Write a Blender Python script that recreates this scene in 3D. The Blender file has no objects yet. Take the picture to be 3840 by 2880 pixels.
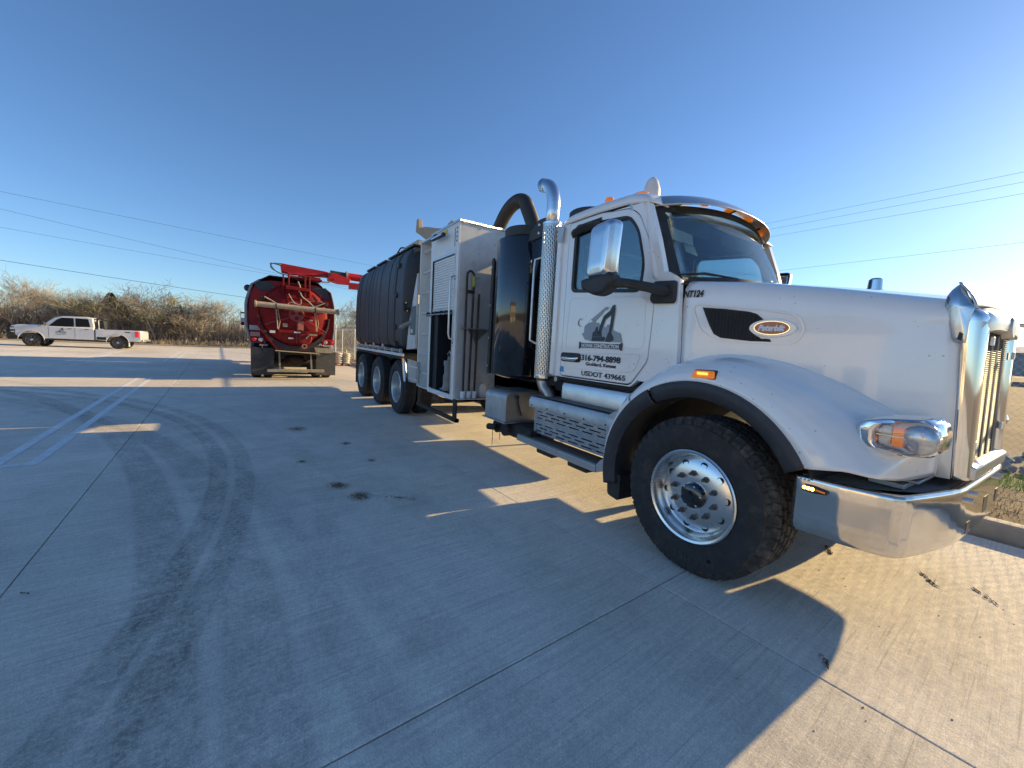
import bpy, bmesh, math, random
from math import sin, cos, pi, radians, sqrt, atan2, hypot
from mathutils import Vector, Matrix
random.seed(7)
# ------------------------------------------------------------------ scene, camera, world, sun
sc = bpy.context.scene
COL = sc.collection
CAM_H = 1.62
def cam_axes(p, r, h):
    f = Vector((-cos(h)*cos(p), sin(h)*cos(p), -sin(p)))
    rt = Vector((sin(h), cos(h), 0)); up = rt.cross(f)
    return rt*cos(r)+up*sin(r), up*cos(r)-rt*sin(r), f
rt_, up_, fw_ = cam_axes(radians(5.534), radians(3.191), radians(32.685))
cd = bpy.data.cameras.new('camera'); cam = bpy.data.objects.new('camera', cd); COL.objects.link(cam)
m_ = Matrix((rt_, up_, -fw_)).transposed().to_4x4(); m_.translation = (0, 0, CAM_H); cam.matrix_world = m_
cd.sensor_fit = 'HORIZONTAL'; cd.sensor_width = 36; cd.lens = 36*1485/3840
cd.clip_start = 0.05; cd.clip_end = 3000
sc.camera = cam
SUN_EL, SUN_K = 16.7, 0.12
W = bpy.data.worlds.new("World"); sc.world = W; W.use_nodes = True
wn = W.node_tree.nodes; wn.clear()
sky = wn.new('ShaderNodeTexSky'); sky.sky_type = 'NISHITA'; sky.sun_disc = False
sky.sun_elevation = radians(SUN_EL); sky.sun_rotation = atan2(SUN_K, 1)
sky.air_density = 0.95; sky.dust_density = 0.3; sky.ozone_density = 5.0; sky.altitude = 300
bg = wn.new('ShaderNodeBackground'); bg.inputs[1].default_value = 0.084
wo = wn.new('ShaderNodeOutputWorld')
W.node_tree.links.new(sky.outputs[0], bg.inputs[0]); W.node_tree.links.new(bg.outputs[0], wo.inputs[0])
sl = bpy.data.lights.new('sun', 'SUN'); sl.energy = 3.9; sl.angle = radians(0.55); sl.color = (1, 0.74, 0.36)
so = bpy.data.objects.new('sun', sl); COL.objects.link(so)
hz = 1/sqrt(1+SUN_K**2); te = math.tan(radians(SUN_EL))
so.rotation_euler = Vector((SUN_K*hz, hz, te)).to_track_quat('Z', 'Y').to_euler(); so.location = (0, 20, 20)
sc.view_settings.view_transform = 'Standard'; sc.view_settings.look = 'None'
sc.view_settings.exposure = 1.2; sc.view_settings.gamma = 1; sc.view_settings.use_curve_mapping = False

# ------------------------------------------------------------------ materials
def nt(name):
    m = bpy.data.materials.new(name); m.use_nodes = True; n = m.node_tree.nodes; n.clear()
    o = n.new('ShaderNodeOutputMaterial'); return m, n, m.node_tree.links, o
def mat(name, col, rough=.5, metal=0., var=.12, scale=6., bump=0., bscale=60., coat=0., dirt=None, dirt_amt=.5, dscale=3., spec=.5, emit=0., stretch=None):
    m, n, l, o = nt(name)
    b = n.new('ShaderNodeBsdfPrincipled'); l.new(b.outputs[0], o.inputs[0])
    b.inputs['Metallic'].default_value = metal; b.inputs['Roughness'].default_value = rough
    b.inputs['Coat Weight'].default_value = coat; b.inputs['Specular IOR Level'].default_value = spec
    b.inputs['Coat Roughness'].default_value = .05
    tc = n.new('ShaderNodeTexCoord'); mp = n.new('ShaderNodeMapping'); l.new(tc.outputs['Object'], mp.inputs[0])
    if stretch: mp.inputs['Scale'].default_value = stretch
    no = n.new('ShaderNodeTexNoise'); no.inputs['Scale'].default_value = scale; no.inputs['Detail'].default_value = 6; no.inputs['Roughness'].default_value = .65
    l.new(mp.outputs[0], no.inputs[0])
    mr = n.new('ShaderNodeMapRange'); mr.inputs[1].default_value = .3; mr.inputs[2].default_value = .7
    mr.inputs[3].default_value = 1-var; mr.inputs[4].default_value = 1+var; l.new(no.outputs[0], mr.inputs[0])
    mx = n.new('ShaderNodeMix'); mx.data_type = 'RGBA'; mx.blend_type = 'MULTIPLY'; mx.inputs[0].default_value = 1
    mx.inputs[6].default_value = (*col, 1); l.new(mr.outputs[0], mx.inputs[7])
    out = mx.outputs[2]
    if dirt:
        d = n.new('ShaderNodeTexNoise'); d.inputs['Scale'].default_value = dscale; d.inputs['Detail'].default_value = 9; d.inputs['Roughness'].default_value = .75
        l.new(mp.outputs[0], d.inputs[0])
        dr = n.new('ShaderNodeMapRange'); dr.inputs[1].default_value = .5; dr.inputs[2].default_value = .8; dr.inputs[3].default_value = 0; dr.inputs[4].default_value = dirt_amt
        l.new(d.outputs[0], dr.inputs[0])
        m2 = n.new('ShaderNodeMix'); m2.data_type = 'RGBA'; l.new(dr.outputs[0], m2.inputs[0]); l.new(out, m2.inputs[6]); m2.inputs[7].default_value = (*dirt, 1)
        out = m2.outputs[2]
        rr = n.new('ShaderNodeMapRange'); rr.inputs[3].default_value = rough; rr.inputs[4].default_value = min(1, rough+.5); l.new(dr.outputs[0], rr.inputs[0]); l.new(rr.outputs[0], b.inputs['Roughness'])
    l.new(out, b.inputs[0])
    if bump:
        bn = n.new('ShaderNodeTexNoise'); bn.inputs['Scale'].default_value = bscale; bn.inputs['Detail'].default_value = 4; l.new(mp.outputs[0], bn.inputs[0])
        bu = n.new('ShaderNodeBump'); bu.inputs['Strength'].default_value = bump; bu.inputs['Distance'].default_value = .01; l.new(bn.outputs[0], bu.inputs['Height']); l.new(bu.outputs[0], b.inputs['Normal'])
    if emit:
        b.inputs['Emission Color'].default_value = (*col, 1); b.inputs['Emission Strength'].default_value = emit
    return m
def glass(name, tint, refl=.08, rough=.02, dust=.0):
    m, n, l, o = nt(name)
    t = n.new('ShaderNodeBsdfTransparent'); t.inputs[0].default_value = (*tint, 1)
    g = n.new('ShaderNodeBsdfGlossy'); g.inputs['Roughness'].default_value = rough
    fr = n.new('ShaderNodeFresnel'); fr.inputs[0].default_value = 1.5
    ad = n.new('ShaderNodeMath'); ad.operation = 'MULTIPLY_ADD'; ad.inputs[1].default_value = .5; ad.inputs[2].default_value = refl; ad.use_clamp = True
    l.new(fr.outputs[0], ad.inputs[0])
    mx = n.new('ShaderNodeMixShader'); l.new(ad.outputs[0], mx.inputs[0]); l.new(t.outputs[0], mx.inputs[1]); l.new(g.outputs[0], mx.inputs[2])
    last = mx.outputs[0]
    if dust:
        d = n.new('ShaderNodeBsdfDiffuse'); d.inputs[0].default_value = (.5, .47, .42, 1)
        tc = n.new('ShaderNodeTexCoord'); no = n.new('ShaderNodeTexNoise'); no.inputs['Scale'].default_value = 45; no.inputs['Detail'].default_value = 8; l.new(tc.outputs['Object'], no.inputs[0])
        mr = n.new('ShaderNodeMapRange'); mr.inputs[1].default_value = .45; mr.inputs[2].default_value = .85; mr.inputs[3].default_value = dust*.4; mr.inputs[4].default_value = dust*3; l.new(no.outputs[0], mr.inputs[0])
        m2 = n.new('ShaderNodeMixShader'); l.new(mr.outputs[0], m2.inputs[0]); l.new(last, m2.inputs[1]); l.new(d.outputs[0], m2.inputs[2]); last = m2.outputs[0]
    l.new(last, o.inputs[0]); return m
def paint_white(name, col=(.90, .88, .84), specks=.5):
    m, n, l, o = nt(name)
    b = n.new('ShaderNodeBsdfPrincipled'); l.new(b.outputs[0], o.inputs[0])
    b.inputs['Roughness'].default_value = .22; b.inputs['Coat Weight'].default_value = 1.0; b.inputs['Coat Roughness'].default_value = .04
    tc = n.new('ShaderNodeTexCoord')
    # soft road film plus splashed mud specks
    no = n.new('ShaderNodeTexNoise'); no.inputs['Scale'].default_value = 1.7; no.inputs['Detail'].default_value = 8; no.inputs['Roughness'].default_value = .6; l.new(tc.outputs['Object'], no.inputs[0])
    r = n.new('ShaderNodeMapRange'); r.inputs[1].default_value = .35; r.inputs[2].default_value = .75; r.inputs[3].default_value = 0; r.inputs[4].default_value = .16; l.new(no.outputs[0], r.inputs[0])
    m1 = n.new('ShaderNodeMix'); m1.data_type = 'RGBA'; l.new(r.outputs[0], m1.inputs[0]); m1.inputs[6].default_value = (*col, 1); m1.inputs[7].default_value = (.42, .38, .32, 1)
    vo = n.new('ShaderNodeTexVoronoi'); vo.inputs['Scale'].default_value = 16; vo.inputs['Randomness'].default_value = 1; l.new(tc.outputs['Object'], vo.inputs[0])
    n2 = n.new('ShaderNodeTexNoise'); n2.inputs['Scale'].default_value = 3.1; n2.inputs['Detail'].default_value = 3; l.new(tc.outputs['Object'], n2.inputs[0])
    mm = n.new('ShaderNodeMath'); mm.operation = 'MULTIPLY_ADD'; mm.inputs[1].default_value = .42; mm.inputs[2].default_value = -.155; l.new(n2.outputs[0], mm.inputs[0])
    lt = n.new('ShaderNodeMath'); lt.operation = 'LESS_THAN'; l.new(vo.outputs[0], lt.inputs[0]); l.new(mm.outputs[0], lt.inputs[1])
    ml = n.new('ShaderNodeMath'); ml.operation = 'MULTIPLY'; ml.inputs[1].default_value = specks; l.new(lt.outputs[0], ml.inputs[0])
    m2 = n.new('ShaderNodeMix'); m2.data_type = 'RGBA'; l.new(ml.outputs[0], m2.inputs[0]); l.new(m1.outputs[2], m2.inputs[6]); m2.inputs[7].default_value = (.27, .23, .19, 1)
    l.new(m2.outputs[2], b.inputs[0])
    wv = n.new('ShaderNodeTexNoise'); wv.inputs['Scale'].default_value = 2.2; wv.inputs['Detail'].default_value = 1; l.new(tc.outputs['Object'], wv.inputs[0])
    bu = n.new('ShaderNodeBump'); bu.inputs['Strength'].default_value = .06; bu.inputs['Distance'].default_value = .03; l.new(wv.outputs[0], bu.inputs['Height']); l.new(bu.outputs[0], b.inputs['Coat Normal'])
    return m
def treadplate(name, col, rough, metal, k=34, dirt=(.16, .14, .12), axes='xy', amt=.6):
    """raised bars laid crosswise: two sets of short diagonal lugs"""
    m = mat(name, col, rough, metal, var=.15, scale=5, dirt=dirt, dirt_amt=amt, dscale=5)
    n = m.node_tree.nodes; l = m.node_tree.links; b = [x for x in n if x.type == 'BSDF_PRINCIPLED'][0]
    tc = n.new('ShaderNodeTexCoord'); mp = n.new('ShaderNodeMapping'); mp.inputs['Scale'].default_value = (k, k, k)
    mp.inputs['Rotation'].default_value = (radians(90) if axes == 'xz' else 0, radians(90) if axes == 'yz' else 0, 0); l.new(tc.outputs['Object'], mp.inputs[0])
    outs = []
    for ang in (45, -45):
        m2 = n.new('ShaderNodeMapping'); m2.inputs['Rotation'].default_value = (0, 0, radians(ang)); l.new(mp.outputs[0], m2.inputs[0])
        br = n.new('ShaderNodeTexBrick'); br.offset = .5; br.inputs['Scale'].default_value = 1; br.inputs['Mortar Size'].default_value = .17; br.inputs['Mortar Smooth'].default_value = .3
        br.inputs['Brick Width'].default_value = 1.4; br.inputs['Row Height'].default_value = .7; br.inputs['Color1'].default_value = (1, 1, 1, 1); br.inputs['Color2'].default_value = (0, 0, 0, 1); br.inputs['Mortar'].default_value = (0, 0, 0, 1)
        l.new(m2.outputs[0], br.inputs[0]); outs.append(br.outputs[0])
    mxx = n.new('ShaderNodeMath'); mxx.operation = 'MAXIMUM'; l.new(outs[0], mxx.inputs[0]); l.new(outs[1], mxx.inputs[1])
    bu = n.new('ShaderNodeBump'); bu.inputs['Strength'].default_value = .7; bu.inputs['Distance'].default_value = .006; l.new(mxx.outputs[0], bu.inputs['Height']); l.new(bu.outputs[0], b.inputs['Normal'])
    return m

MUD = (.23, .19, .15)
WHITE = paint_white('white_paint')
WHITE_FLAT = mat('white_enamel', (.78, .77, .73), .42, 0, var=.05, dirt=(.36, .33, .29), dirt_amt=.45, dscale=2.2, bump=.05, bscale=30)
GREYWHITE = mat('galvanised_white', (.62, .62, .60), .45, .15, var=.06, dirt=(.3, .28, .25), dirt_amt=.6, dscale=2.5, bump=.06, bscale=25)
CHROME = mat('polished_metal', (.78, .78, .77), .07, 1, var=.04, scale=3, dirt=(.45, .42, .38), dirt_amt=.35, dscale=4)
BUMPERM = mat('bumper_metal', (.72, .69, .64), .10, .97, var=.08, scale=2.5, dirt=(.40, .36, .29), dirt_amt=.85, dscale=1.8, bump=.12, bscale=1.6)
ALU = mat('brushed_aluminium', (.6, .6, .6), .3, .95, var=.1, scale=8, dirt=(.33, .31, .28), dirt_amt=.6, dscale=4)
ALUDULL = mat('dull_aluminium', (.46, .47, .48), .42, .8, var=.12, scale=4, dirt=(.28, .26, .23), dirt_amt=.7, dscale=3)
RIM = mat('polished_rim', (.74, .74, .73), .24, 1, var=.05, scale=3, dirt=(.4, .38, .36), dirt_amt=.4, dscale=6)
BLACKP = mat('black_plastic', (.026, .025, .024), .55, 0, var=.25, dirt=(.2, .18, .155), dirt_amt=.3, dscale=5, bump=.1, bscale=90)
FLARE = mat('flare_rubber', (.03, .031, .035), .5, 0, var=.2, dirt=(.16, .15, .14), dirt_amt=.35, dscale=9)
BLACKG = mat('black_gloss', (.008, .009, .012), .1, 0, var=.2, coat=1, dirt=(.1, .09, .08), dirt_amt=.12, dscale=6)
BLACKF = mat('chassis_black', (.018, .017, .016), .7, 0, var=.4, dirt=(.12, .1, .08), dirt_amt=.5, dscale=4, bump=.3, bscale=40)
POLY = mat('black_polyethylene', (.028, .03, .036), .5, 0, var=.15, scale=1.5, dirt=(.085, .085, .09), dirt_amt=.4, dscale=1.2, bump=.1, bscale=12)
TYRE = mat('tyre_rubber', (.026, .025, .025), .8, 0, var=.3, scale=9, dirt=(.13, .11, .09), dirt_amt=.6, dscale=7, bump=.4, bscale=70)
TYREM = mat('muddy_tread', (.045, .04, .036), .9, 0, var=.4, scale=12, dirt=(.2, .165, .13), dirt_amt=.7, dscale=6, bump=.5, bscale=80)
AMBER = mat('amber_lens', (.9, .22, .01), .15, 0, var=.25, scale=40, coat=1, emit=.15)
LAMPON = mat('amber_lamp_lit', (1, .45, .05), .3, 0, emit=9)
REDL = mat('red_lens', (.5, .01, .01), .2, coat=1)
CLEARL = mat('clear_lens', (.62, .64, .66), .12, .6, var=.3, scale=30, coat=1)
RUSTB = mat('rusty_brown_metal', (.06, .038, .028), .8, .2, var=.4, scale=7, dirt=(.26, .2, .15), dirt_amt=.7, bump=.3)
PIPE = mat('pipe_steel', (.3, .27, .24), .4, .9, var=.25, scale=6, dirt=(.2, .15, .11), dirt_amt=.6)
RED = mat('red_paint', (.36, .006, .010), .45, 0, var=.22, scale=3, dirt=(.2, .07, .05), dirt_amt=.5, dscale=2.5, bump=.1, bscale=20, spec=.35)
REDD = mat('dusty_red', (.24, .008, .010), .65, 0, var=.35, scale=4, dirt=(.22, .10, .07), dirt_amt=.55, dscale=2.2, bump=.2, bscale=25, spec=.25)
REDBR = mat('bright_red', (.50, .012, .012), .4, 0, var=.2, scale=3, spec=.4)
TAN = mat('dusty_tan', (.40, .33, .24), .85, 0, var=.25, scale=9, dirt=(.26, .21, .15), dirt_amt=.7, bump=.35, bscale=40)
GREYD = mat('grey_dirty', (.26, .25, .23), .7, .1, var=.2, dirt=(.35, .3, .24), dirt_amt=.6)
SEAT = mat('seat_grey', (.055, .06, .07), .8, var=.2)
DASH = mat('dash_dark', (.03, .033, .036), .6, var=.2)
PAPER = mat('paper', (.75, .77, .72), .8, var=.05)
INKN = mat('ink_black', (.012, .014, .02), .5, var=.1)
INKG = mat('ink_grey', (.33, .36, .39), .5, var=.05)
INKD = mat('ink_slate', (.035, .05, .06), .5, var=.1)
INKB = mat('sticker_blue', (.01, .25, .5), .4, var=.05)
INKW = mat('lettering_white', (.75, .76, .78), .4, var=.03)
BADGE = mat('badge_maroon', (.25, .012, .02), .25, coat=1, var=.05)
YELLOW = mat('yellow_decal', (.65, .5, .05), .5, var=.1)
GRIP = mat('grip_green', (.35, .38, .1), .6, var=.2)
GLASS = glass('side_glass', (.74, .85, .87), .02, dust=.01)
WSG = glass('windshield_glass', (.80, .89, .88), .01, dust=.014)
LENS = glass('headlight_lens', (.9, .92, .94), .1)
PICKG = mat('tinted_glass', (.006, .008, .012), .3, 0, spec=.2)
PICKW = mat('pickup_paint', (.62, .63, .65), .3, 0, var=.05, coat=1, dirt=(.3, .27, .24), dirt_amt=.3, dscale=2)
TREAD = treadplate('tread_plate', (.55, .56, .57), .3, .95)
TREADV = treadplate('tread_plate_face', (.62, .63, .64), .26, .95, axes='xz', k=30, dirt=(.3, .28, .26), amt=.35)
TREADD = treadplate('tread_plate_dirty', (.2, .19, .175), .6, .5, amt=.8)
STALK = mat('dry_stalk', (.11, .07, .045), .95)
BARK = mat('bark', (.27, .23, .19), .95, var=.35, scale=5, bump=.4)
TWIG = mat('bare_twigs', (.25, .215, .18), .95, var=.35, scale=1.2)
TWIGL = mat('pale_twigs', (.36, .32, .27), .95, var=.3, scale=1.2)
BUD = mat('budding_twigs', (.26, .24, .16), .9, var=.4, scale=1.5)
CEDAR = mat('cedar_foliage', (.075, .055, .03), .95, var=.5, scale=2)
DRYG = mat('dry_grass', (.42, .32, .19), .95, var=.35, scale=2)
GRASS = mat('green_grass', (.20, .30, .05), .9, var=.35, scale=3)
MULCH = mat('dead_leaves', (.11, .075, .045), .95, var=.5, scale=14, bump=.5, dirt=(.22, .15, .09), dirt_amt=.7, dscale=20)
STONE = mat('grey_stone', (.30, .30, .30), .85, var=.3, scale=5, bump=.4, bscale=15)
GALV = mat('galvanised_steel', (.52, .52, .51), .5, .6, var=.15)
WIRE = mat('cable_dark', (.03, .035, .045), .7)
SACK = mat('white_sack', (.68, .64, .52), .8, var=.15, bump=.4, bscale=14)
WOOD = mat('pallet_wood', (.42, .29, .14), .85, var=.3, stretch=(1, 6, 6))
KERB = mat('kerb_concrete', (.40, .36, .31), .9, var=.15, scale=4, bump=.3, bscale=70, dirt=(.24, .2, .16), dirt_amt=.5)
SAND = mat('spilled_dirt', (.27, .20, .14), .95, var=.5, scale=30, bump=.7, bscale=90)
LINEP = mat('worn_road_paint', (.80, .79, .77), .8, var=.15, scale=9, dirt=(.58, .55, .5), dirt_amt=.95, dscale=6, bump=.2)
TARMARK = None

# ------------------------------------------------------------------ mesh helper
LOC = {}
class M:
    def __init__(s): s.v = []; s.f = []
    def add(s, vs, fs):
        o = len(s.v); s.v += [tuple(v) for v in vs]; s.f += [tuple(i+o for i in f) for f in fs]; return s
    def box(s, x0, x1, y0, y1, z0, z1):
        return s.add([(x, y, z) for x in (x0, x1) for y in (y0, y1) for z in (z0, z1)],
                     [(0, 1, 3, 2), (4, 6, 7, 5), (0, 4, 5, 1), (2, 3, 7, 6), (0, 2, 6, 4), (1, 5, 7, 3)])
    def hexa(s, b, t):   # bottom 4 points, top 4 points
        return s.add(list(b)+list(t), [(3, 2, 1, 0), (4, 5, 6, 7), (0, 1, 5, 4), (1, 2, 6, 5), (2, 3, 7, 6), (3, 0, 4, 7)])
    def beam(s, a, b, w, h, up=(0, 0, 1)):
        a = Vector(a); b = Vector(b); d = (b-a).normalized(); u = Vector(up)
        if abs(d.dot(u)) > .98: u = Vector((1, 0, 0))
        sd = d.cross(u).normalized(); u2 = sd.cross(d)
        q = [sd*w/2*i+u2*h/2*j for i, j in ((-1, -1), (1, -1), (1, 1), (-1, 1))]
        return s.hexa([a+p for p in q], [b+p for p in q])
    def tube(s, pts, r, n=10, caps=True):
        pts = [Vector(p) for p in pts]; k = len(pts); rs = r if isinstance(r, (list, tuple)) else [r]*k
        t0 = (pts[1]-pts[0]).normalized(); u = t0.orthogonal().normalized(); vs = []
        for i, p in enumerate(pts):
            t = (pts[min(i+1, k-1)]-pts[max(i-1, 0)]).normalized()
            u = (u-t*u.dot(t)); u = u.normalized() if u.length > 1e-6 else t.orthogonal().normalized(); w = t.cross(u)
            vs += [p+(u*cos(2*pi*j/n)+w*sin(2*pi*j/n))*rs[i] for j in range(n)]
        fs = [(i*n+j, i*n+(j+1) % n, (i+1)*n+(j+1) % n, (i+1)*n+j) for i in range(k-1) for j in range(n)]
        if caps: fs += [tuple(range(n-1, -1, -1)), tuple((k-1)*n+j for j in range(n))]
        return s.add(vs, fs)
    def cyl(s, a, b, r, r2=None, n=20): return s.tube([a, b], [r, r if r2 is None else r2], n)
    def lathe(s, prof, o, axis, n=32, ref=None, close=False):
        """prof: (radius, height along axis)"""
        o = Vector(o); ax = Vector(axis).normalized(); u = (Vector(ref) if ref else ax.orthogonal()).normalized(); w = ax.cross(u)
        vs = [o+ax*h+(u*cos(2*pi*j/n)+w*sin(2*pi*j/n))*r for r, h in prof for j in range(n)]
        k = len(prof); R = range(k if close else k-1)
        fs = [(i*n+j, i*n+(j+1) % n, ((i+1) % k)*n+(j+1) % n, ((i+1) % k)*n+j) for i in R for j in range(n)]
        return s.add(vs, fs)
    def prism(s, poly, ax, a, b):
        """poly in the plane of the other two axes, extruded along ax from a to b"""
        def P(p, t): return {'x': (t, p[0], p[1]), 'y': (p[0], t, p[1]), 'z': (p[0], p[1], t)}[ax]
        n = len(poly)
        return s.add([P(p, a) for p in poly]+[P(p, b) for p in poly], [tuple(range(n-1, -1, -1)), tuple(range(n, 2*n))]+[(i, (i+1) % n, n+(i+1) % n, n+i) for i in range(n)])
    def grid(s, fn, nu, nv, skip=None, wrapu=False):
        vs = [fn(i/nu, j/nv) for i in range(nu+(0 if wrapu else 1)) for j in range(nv+1)]; N = nv+1; k = nu if wrapu else nu+1
        fs = [(i*N+j, i*N+j+1, ((i+1) % k)*N+j+1, ((i+1) % k)*N+j) for i in range(nu) for j in range(nv) if not (skip and skip(i, j))]
        return s.add(vs, fs)
    def ring(s, outer, inner, ax, a, b, n=48):
        """plate with a hole: both loops sampled by angle round the hole's centre"""
        cx = sum(p[0] for p in inner)/len(inner); cy = sum(p[1] for p in inner)/len(inner)
        def hit(poly, an):
            dx, dy = cos(an), sin(an); best = None
            for i in range(len(poly)):
                x1, y1 = poly[i][0]-cx, poly[i][1]-cy; x2, y2 = poly[(i+1) % len(poly)][0]-cx, poly[(i+1) % len(poly)][1]-cy
                ex, ey = x2-x1, y2-y1; det = dx*(-ey)+dy*ex
                if abs(det) < 1e-12: continue
                t = (x1*(-ey)+y1*ex)/det; q = (dx*y1-dy*x1)/det
                if t > 0 and -1e-9 <= q <= 1+1e-9 and (best is None or t > best): best = t
            return (cx+dx*best, cy+dy*best)
        an = sorted(set([round(2*pi*i/n, 5) for i in range(n)]+[round(atan2(p[1]-cy, p[0]-cx) % (2*pi), 5) for p in list(outer)+list(inner)]))
        O = [hit(outer, t) for t in an]; I = [hit(inner, t) for t in an]; n = len(an)
        def P(p, t): return {'x': (t, p[0], p[1]), 'y': (p[0], t, p[1]), 'z': (p[0], p[1], t)}[ax]
        vs = [P(p, a) for p in O]+[P(p, a) for p in I]+[P(p, b) for p in O]+[P(p, b) for p in I]; fs = []
        for i in range(n):
            j = (i+1) % n; fs += [(i, j, n+j, n+i), (2*n+i, 3*n+i, 3*n+j, 2*n+j), (i, 2*n+i, 2*n+j, j), (n+i, n+j, 3*n+j, 3*n+i)]
        return s.add(vs, fs)
    def sphere(s, c, r, n=12, sc_=(1, 1, 1)):
        return s.grid(lambda u, v: (c[0]+r*sc_[0]*cos(2*pi*u)*sin(pi*v), c[1]+r*sc_[1]*sin(2*pi*u)*sin(pi*v), c[2]+r*sc_[2]*cos(pi*v)), n, n//2, wrapu=True)
    def mesh(s, name, mt, smooth=35, fix=True):
        me = bpy.data.meshes.new(name); me.from_pydata(s.v, [], s.f)
        if fix:
            bm = bmesh.new(); bm.from_mesh(me); bmesh.ops.remove_doubles(bm, verts=bm.verts, dist=1e-5); bmesh.ops.recalc_face_normals(bm, faces=bm.faces); bm.to_mesh(me); bm.free()
        if smooth:
            me.polygons.foreach_set('use_smooth', [True]*len(me.polygons)); me.set_sharp_from_angle(angle=radians(smooth))
        me.materials.append(mt); return me
    def obj(s, name, mt, parent=None, bevel=0, smooth=35, local=False, label=None, kind=None, fix=True, solid=0, sub=0):
        if parent is not None and not local:
            L = LOC.get(parent.name, Vector((0, 0, 0))); s.v = [(x-L[0], y-L[1], z-L[2]) for x, y, z in s.v]
        o = bpy.data.objects.new(name, s.mesh(name, mt, smooth, fix)); COL.objects.link(o)
        if parent is not None:
            o.parent = parent; LOC[o.name] = LOC.get(parent.name, Vector((0, 0, 0)))
        if solid:
            q = o.modifiers.new('thick', 'SOLIDIFY'); q.thickness = solid; q.offset = 0
        if bevel:
            q = o.modifiers.new('bevel', 'BEVEL'); q.width = bevel; q.segments = 2; q.limit_method = 'ANGLE'; q.angle_limit = radians(40); q.harden_normals = False
        if label: o['label'] = label
        if kind: o['kind'] = kind
        return o
def tag(o, label, cat=None, group=None, kind=None):
    if label: o['label'] = label
    if cat: o['category'] = cat
    if group: o['group'] = group
    if kind: o['kind'] = kind
    return o
def empty(name, loc, label, cat, group=None, rz=0):
    o = bpy.data.objects.new(name, None); COL.objects.link(o); o.location = loc; o.rotation_euler = (0, 0, rz)
    o.empty_display_size = .2; LOC[o.name] = Vector(loc); return tag(o, label, cat, group)
def place(o, parent, name=None):
    o.parent = parent; return o
def link(name, me, parent=None, loc=(0, 0, 0), rot=(0, 0, 0), scale=(1, 1, 1), world=True):
    o = bpy.data.objects.new(name, me); COL.objects.link(o); L = Vector((0, 0, 0))
    if parent is not None:
        o.parent = parent; L = LOC.get(parent.name, L); LOC[o.name] = L
    o.location = Vector(loc)-(L if world else Vector((0, 0, 0))); o.rotation_euler = rot; o.scale = scale; return o
def text(body, parent, mt, loc, size, rot, shear=0, sx=1, bold=0, align='LEFT', name='lettering', ext=.0008, width=None):
    """lettering as a mesh; size is the capital height, width (if given) the run of the line"""
    c = bpy.data.curves.new(name, 'FONT'); c.body = body; c.size = size/.7; c.shear = shear; c.extrude = ext; c.offset = bold; c.align_x = align; c.resolution_u = 3
    t = bpy.data.objects.new('t', c); COL.objects.link(t); bpy.context.view_layer.update()
    me = bpy.data.meshes.new_from_object(t); me.name = name; bpy.data.objects.remove(t)
    x0 = min(v.co.x for v in me.vertices); x1 = max(v.co.x for v in me.vertices)
    if width: sx = width/(x1-x0)
    for v in me.vertices: v.co.x = (v.co.x-x0)*sx
    me.materials.clear(); me.materials.append(mt); o = bpy.data.objects.new(name, me); COL.objects.link(o); o.parent = parent
    o.location = Vector(loc)-LOC.get(parent.name, Vector((0, 0, 0))); o.rotation_euler = rot; return o
def flat(poly, parent, mt, name, y, t=.0015, ax='y'):
    """thin printed shape on a side panel that faces -y"""
    return M().prism(poly, ax, y-t, y).obj(name, mt, parent, smooth=0)
def lerp(a, b, t): return a+(b-a)*t
def interp(x, xs, ys):
    if x <= xs[0]: return ys[0]
    for i in range(len(xs)-1):
        if x <= xs[i+1]: return lerp(ys[i], ys[i+1], (x-xs[i])/(xs[i+1]-xs[i]))
    return ys[-1]
def rrect(x0, x1, z0, z1, r, n=5):
    out = []
    for cx, cz, a in ((x1-r, z1-r, 0), (x0+r, z1-r, 90), (x0+r, z0+r, 180), (x1-r, z0+r, 270)):
        out += [(cx+r*cos(radians(a+90*i/n)), cz+r*sin(radians(a+90*i/n))) for i in range(n+1)]
    return out
def roundpoly(pts, r, n=4):
    out = []; k = len(pts)
    for i in range(k):
        p = Vector(pts[i]); a = Vector(pts[i-1])-p; b = Vector(pts[(i+1) % k])-p
        rr = min(r, a.length*.45, b.length*.45); a = p+a.normalized()*rr; b = p+b.normalized()*rr
        for j in range(n+1):
            t = j/n; out.append(tuple(a*(1-t)**2+p*2*t*(1-t)+b*t*t))
    return out
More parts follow.
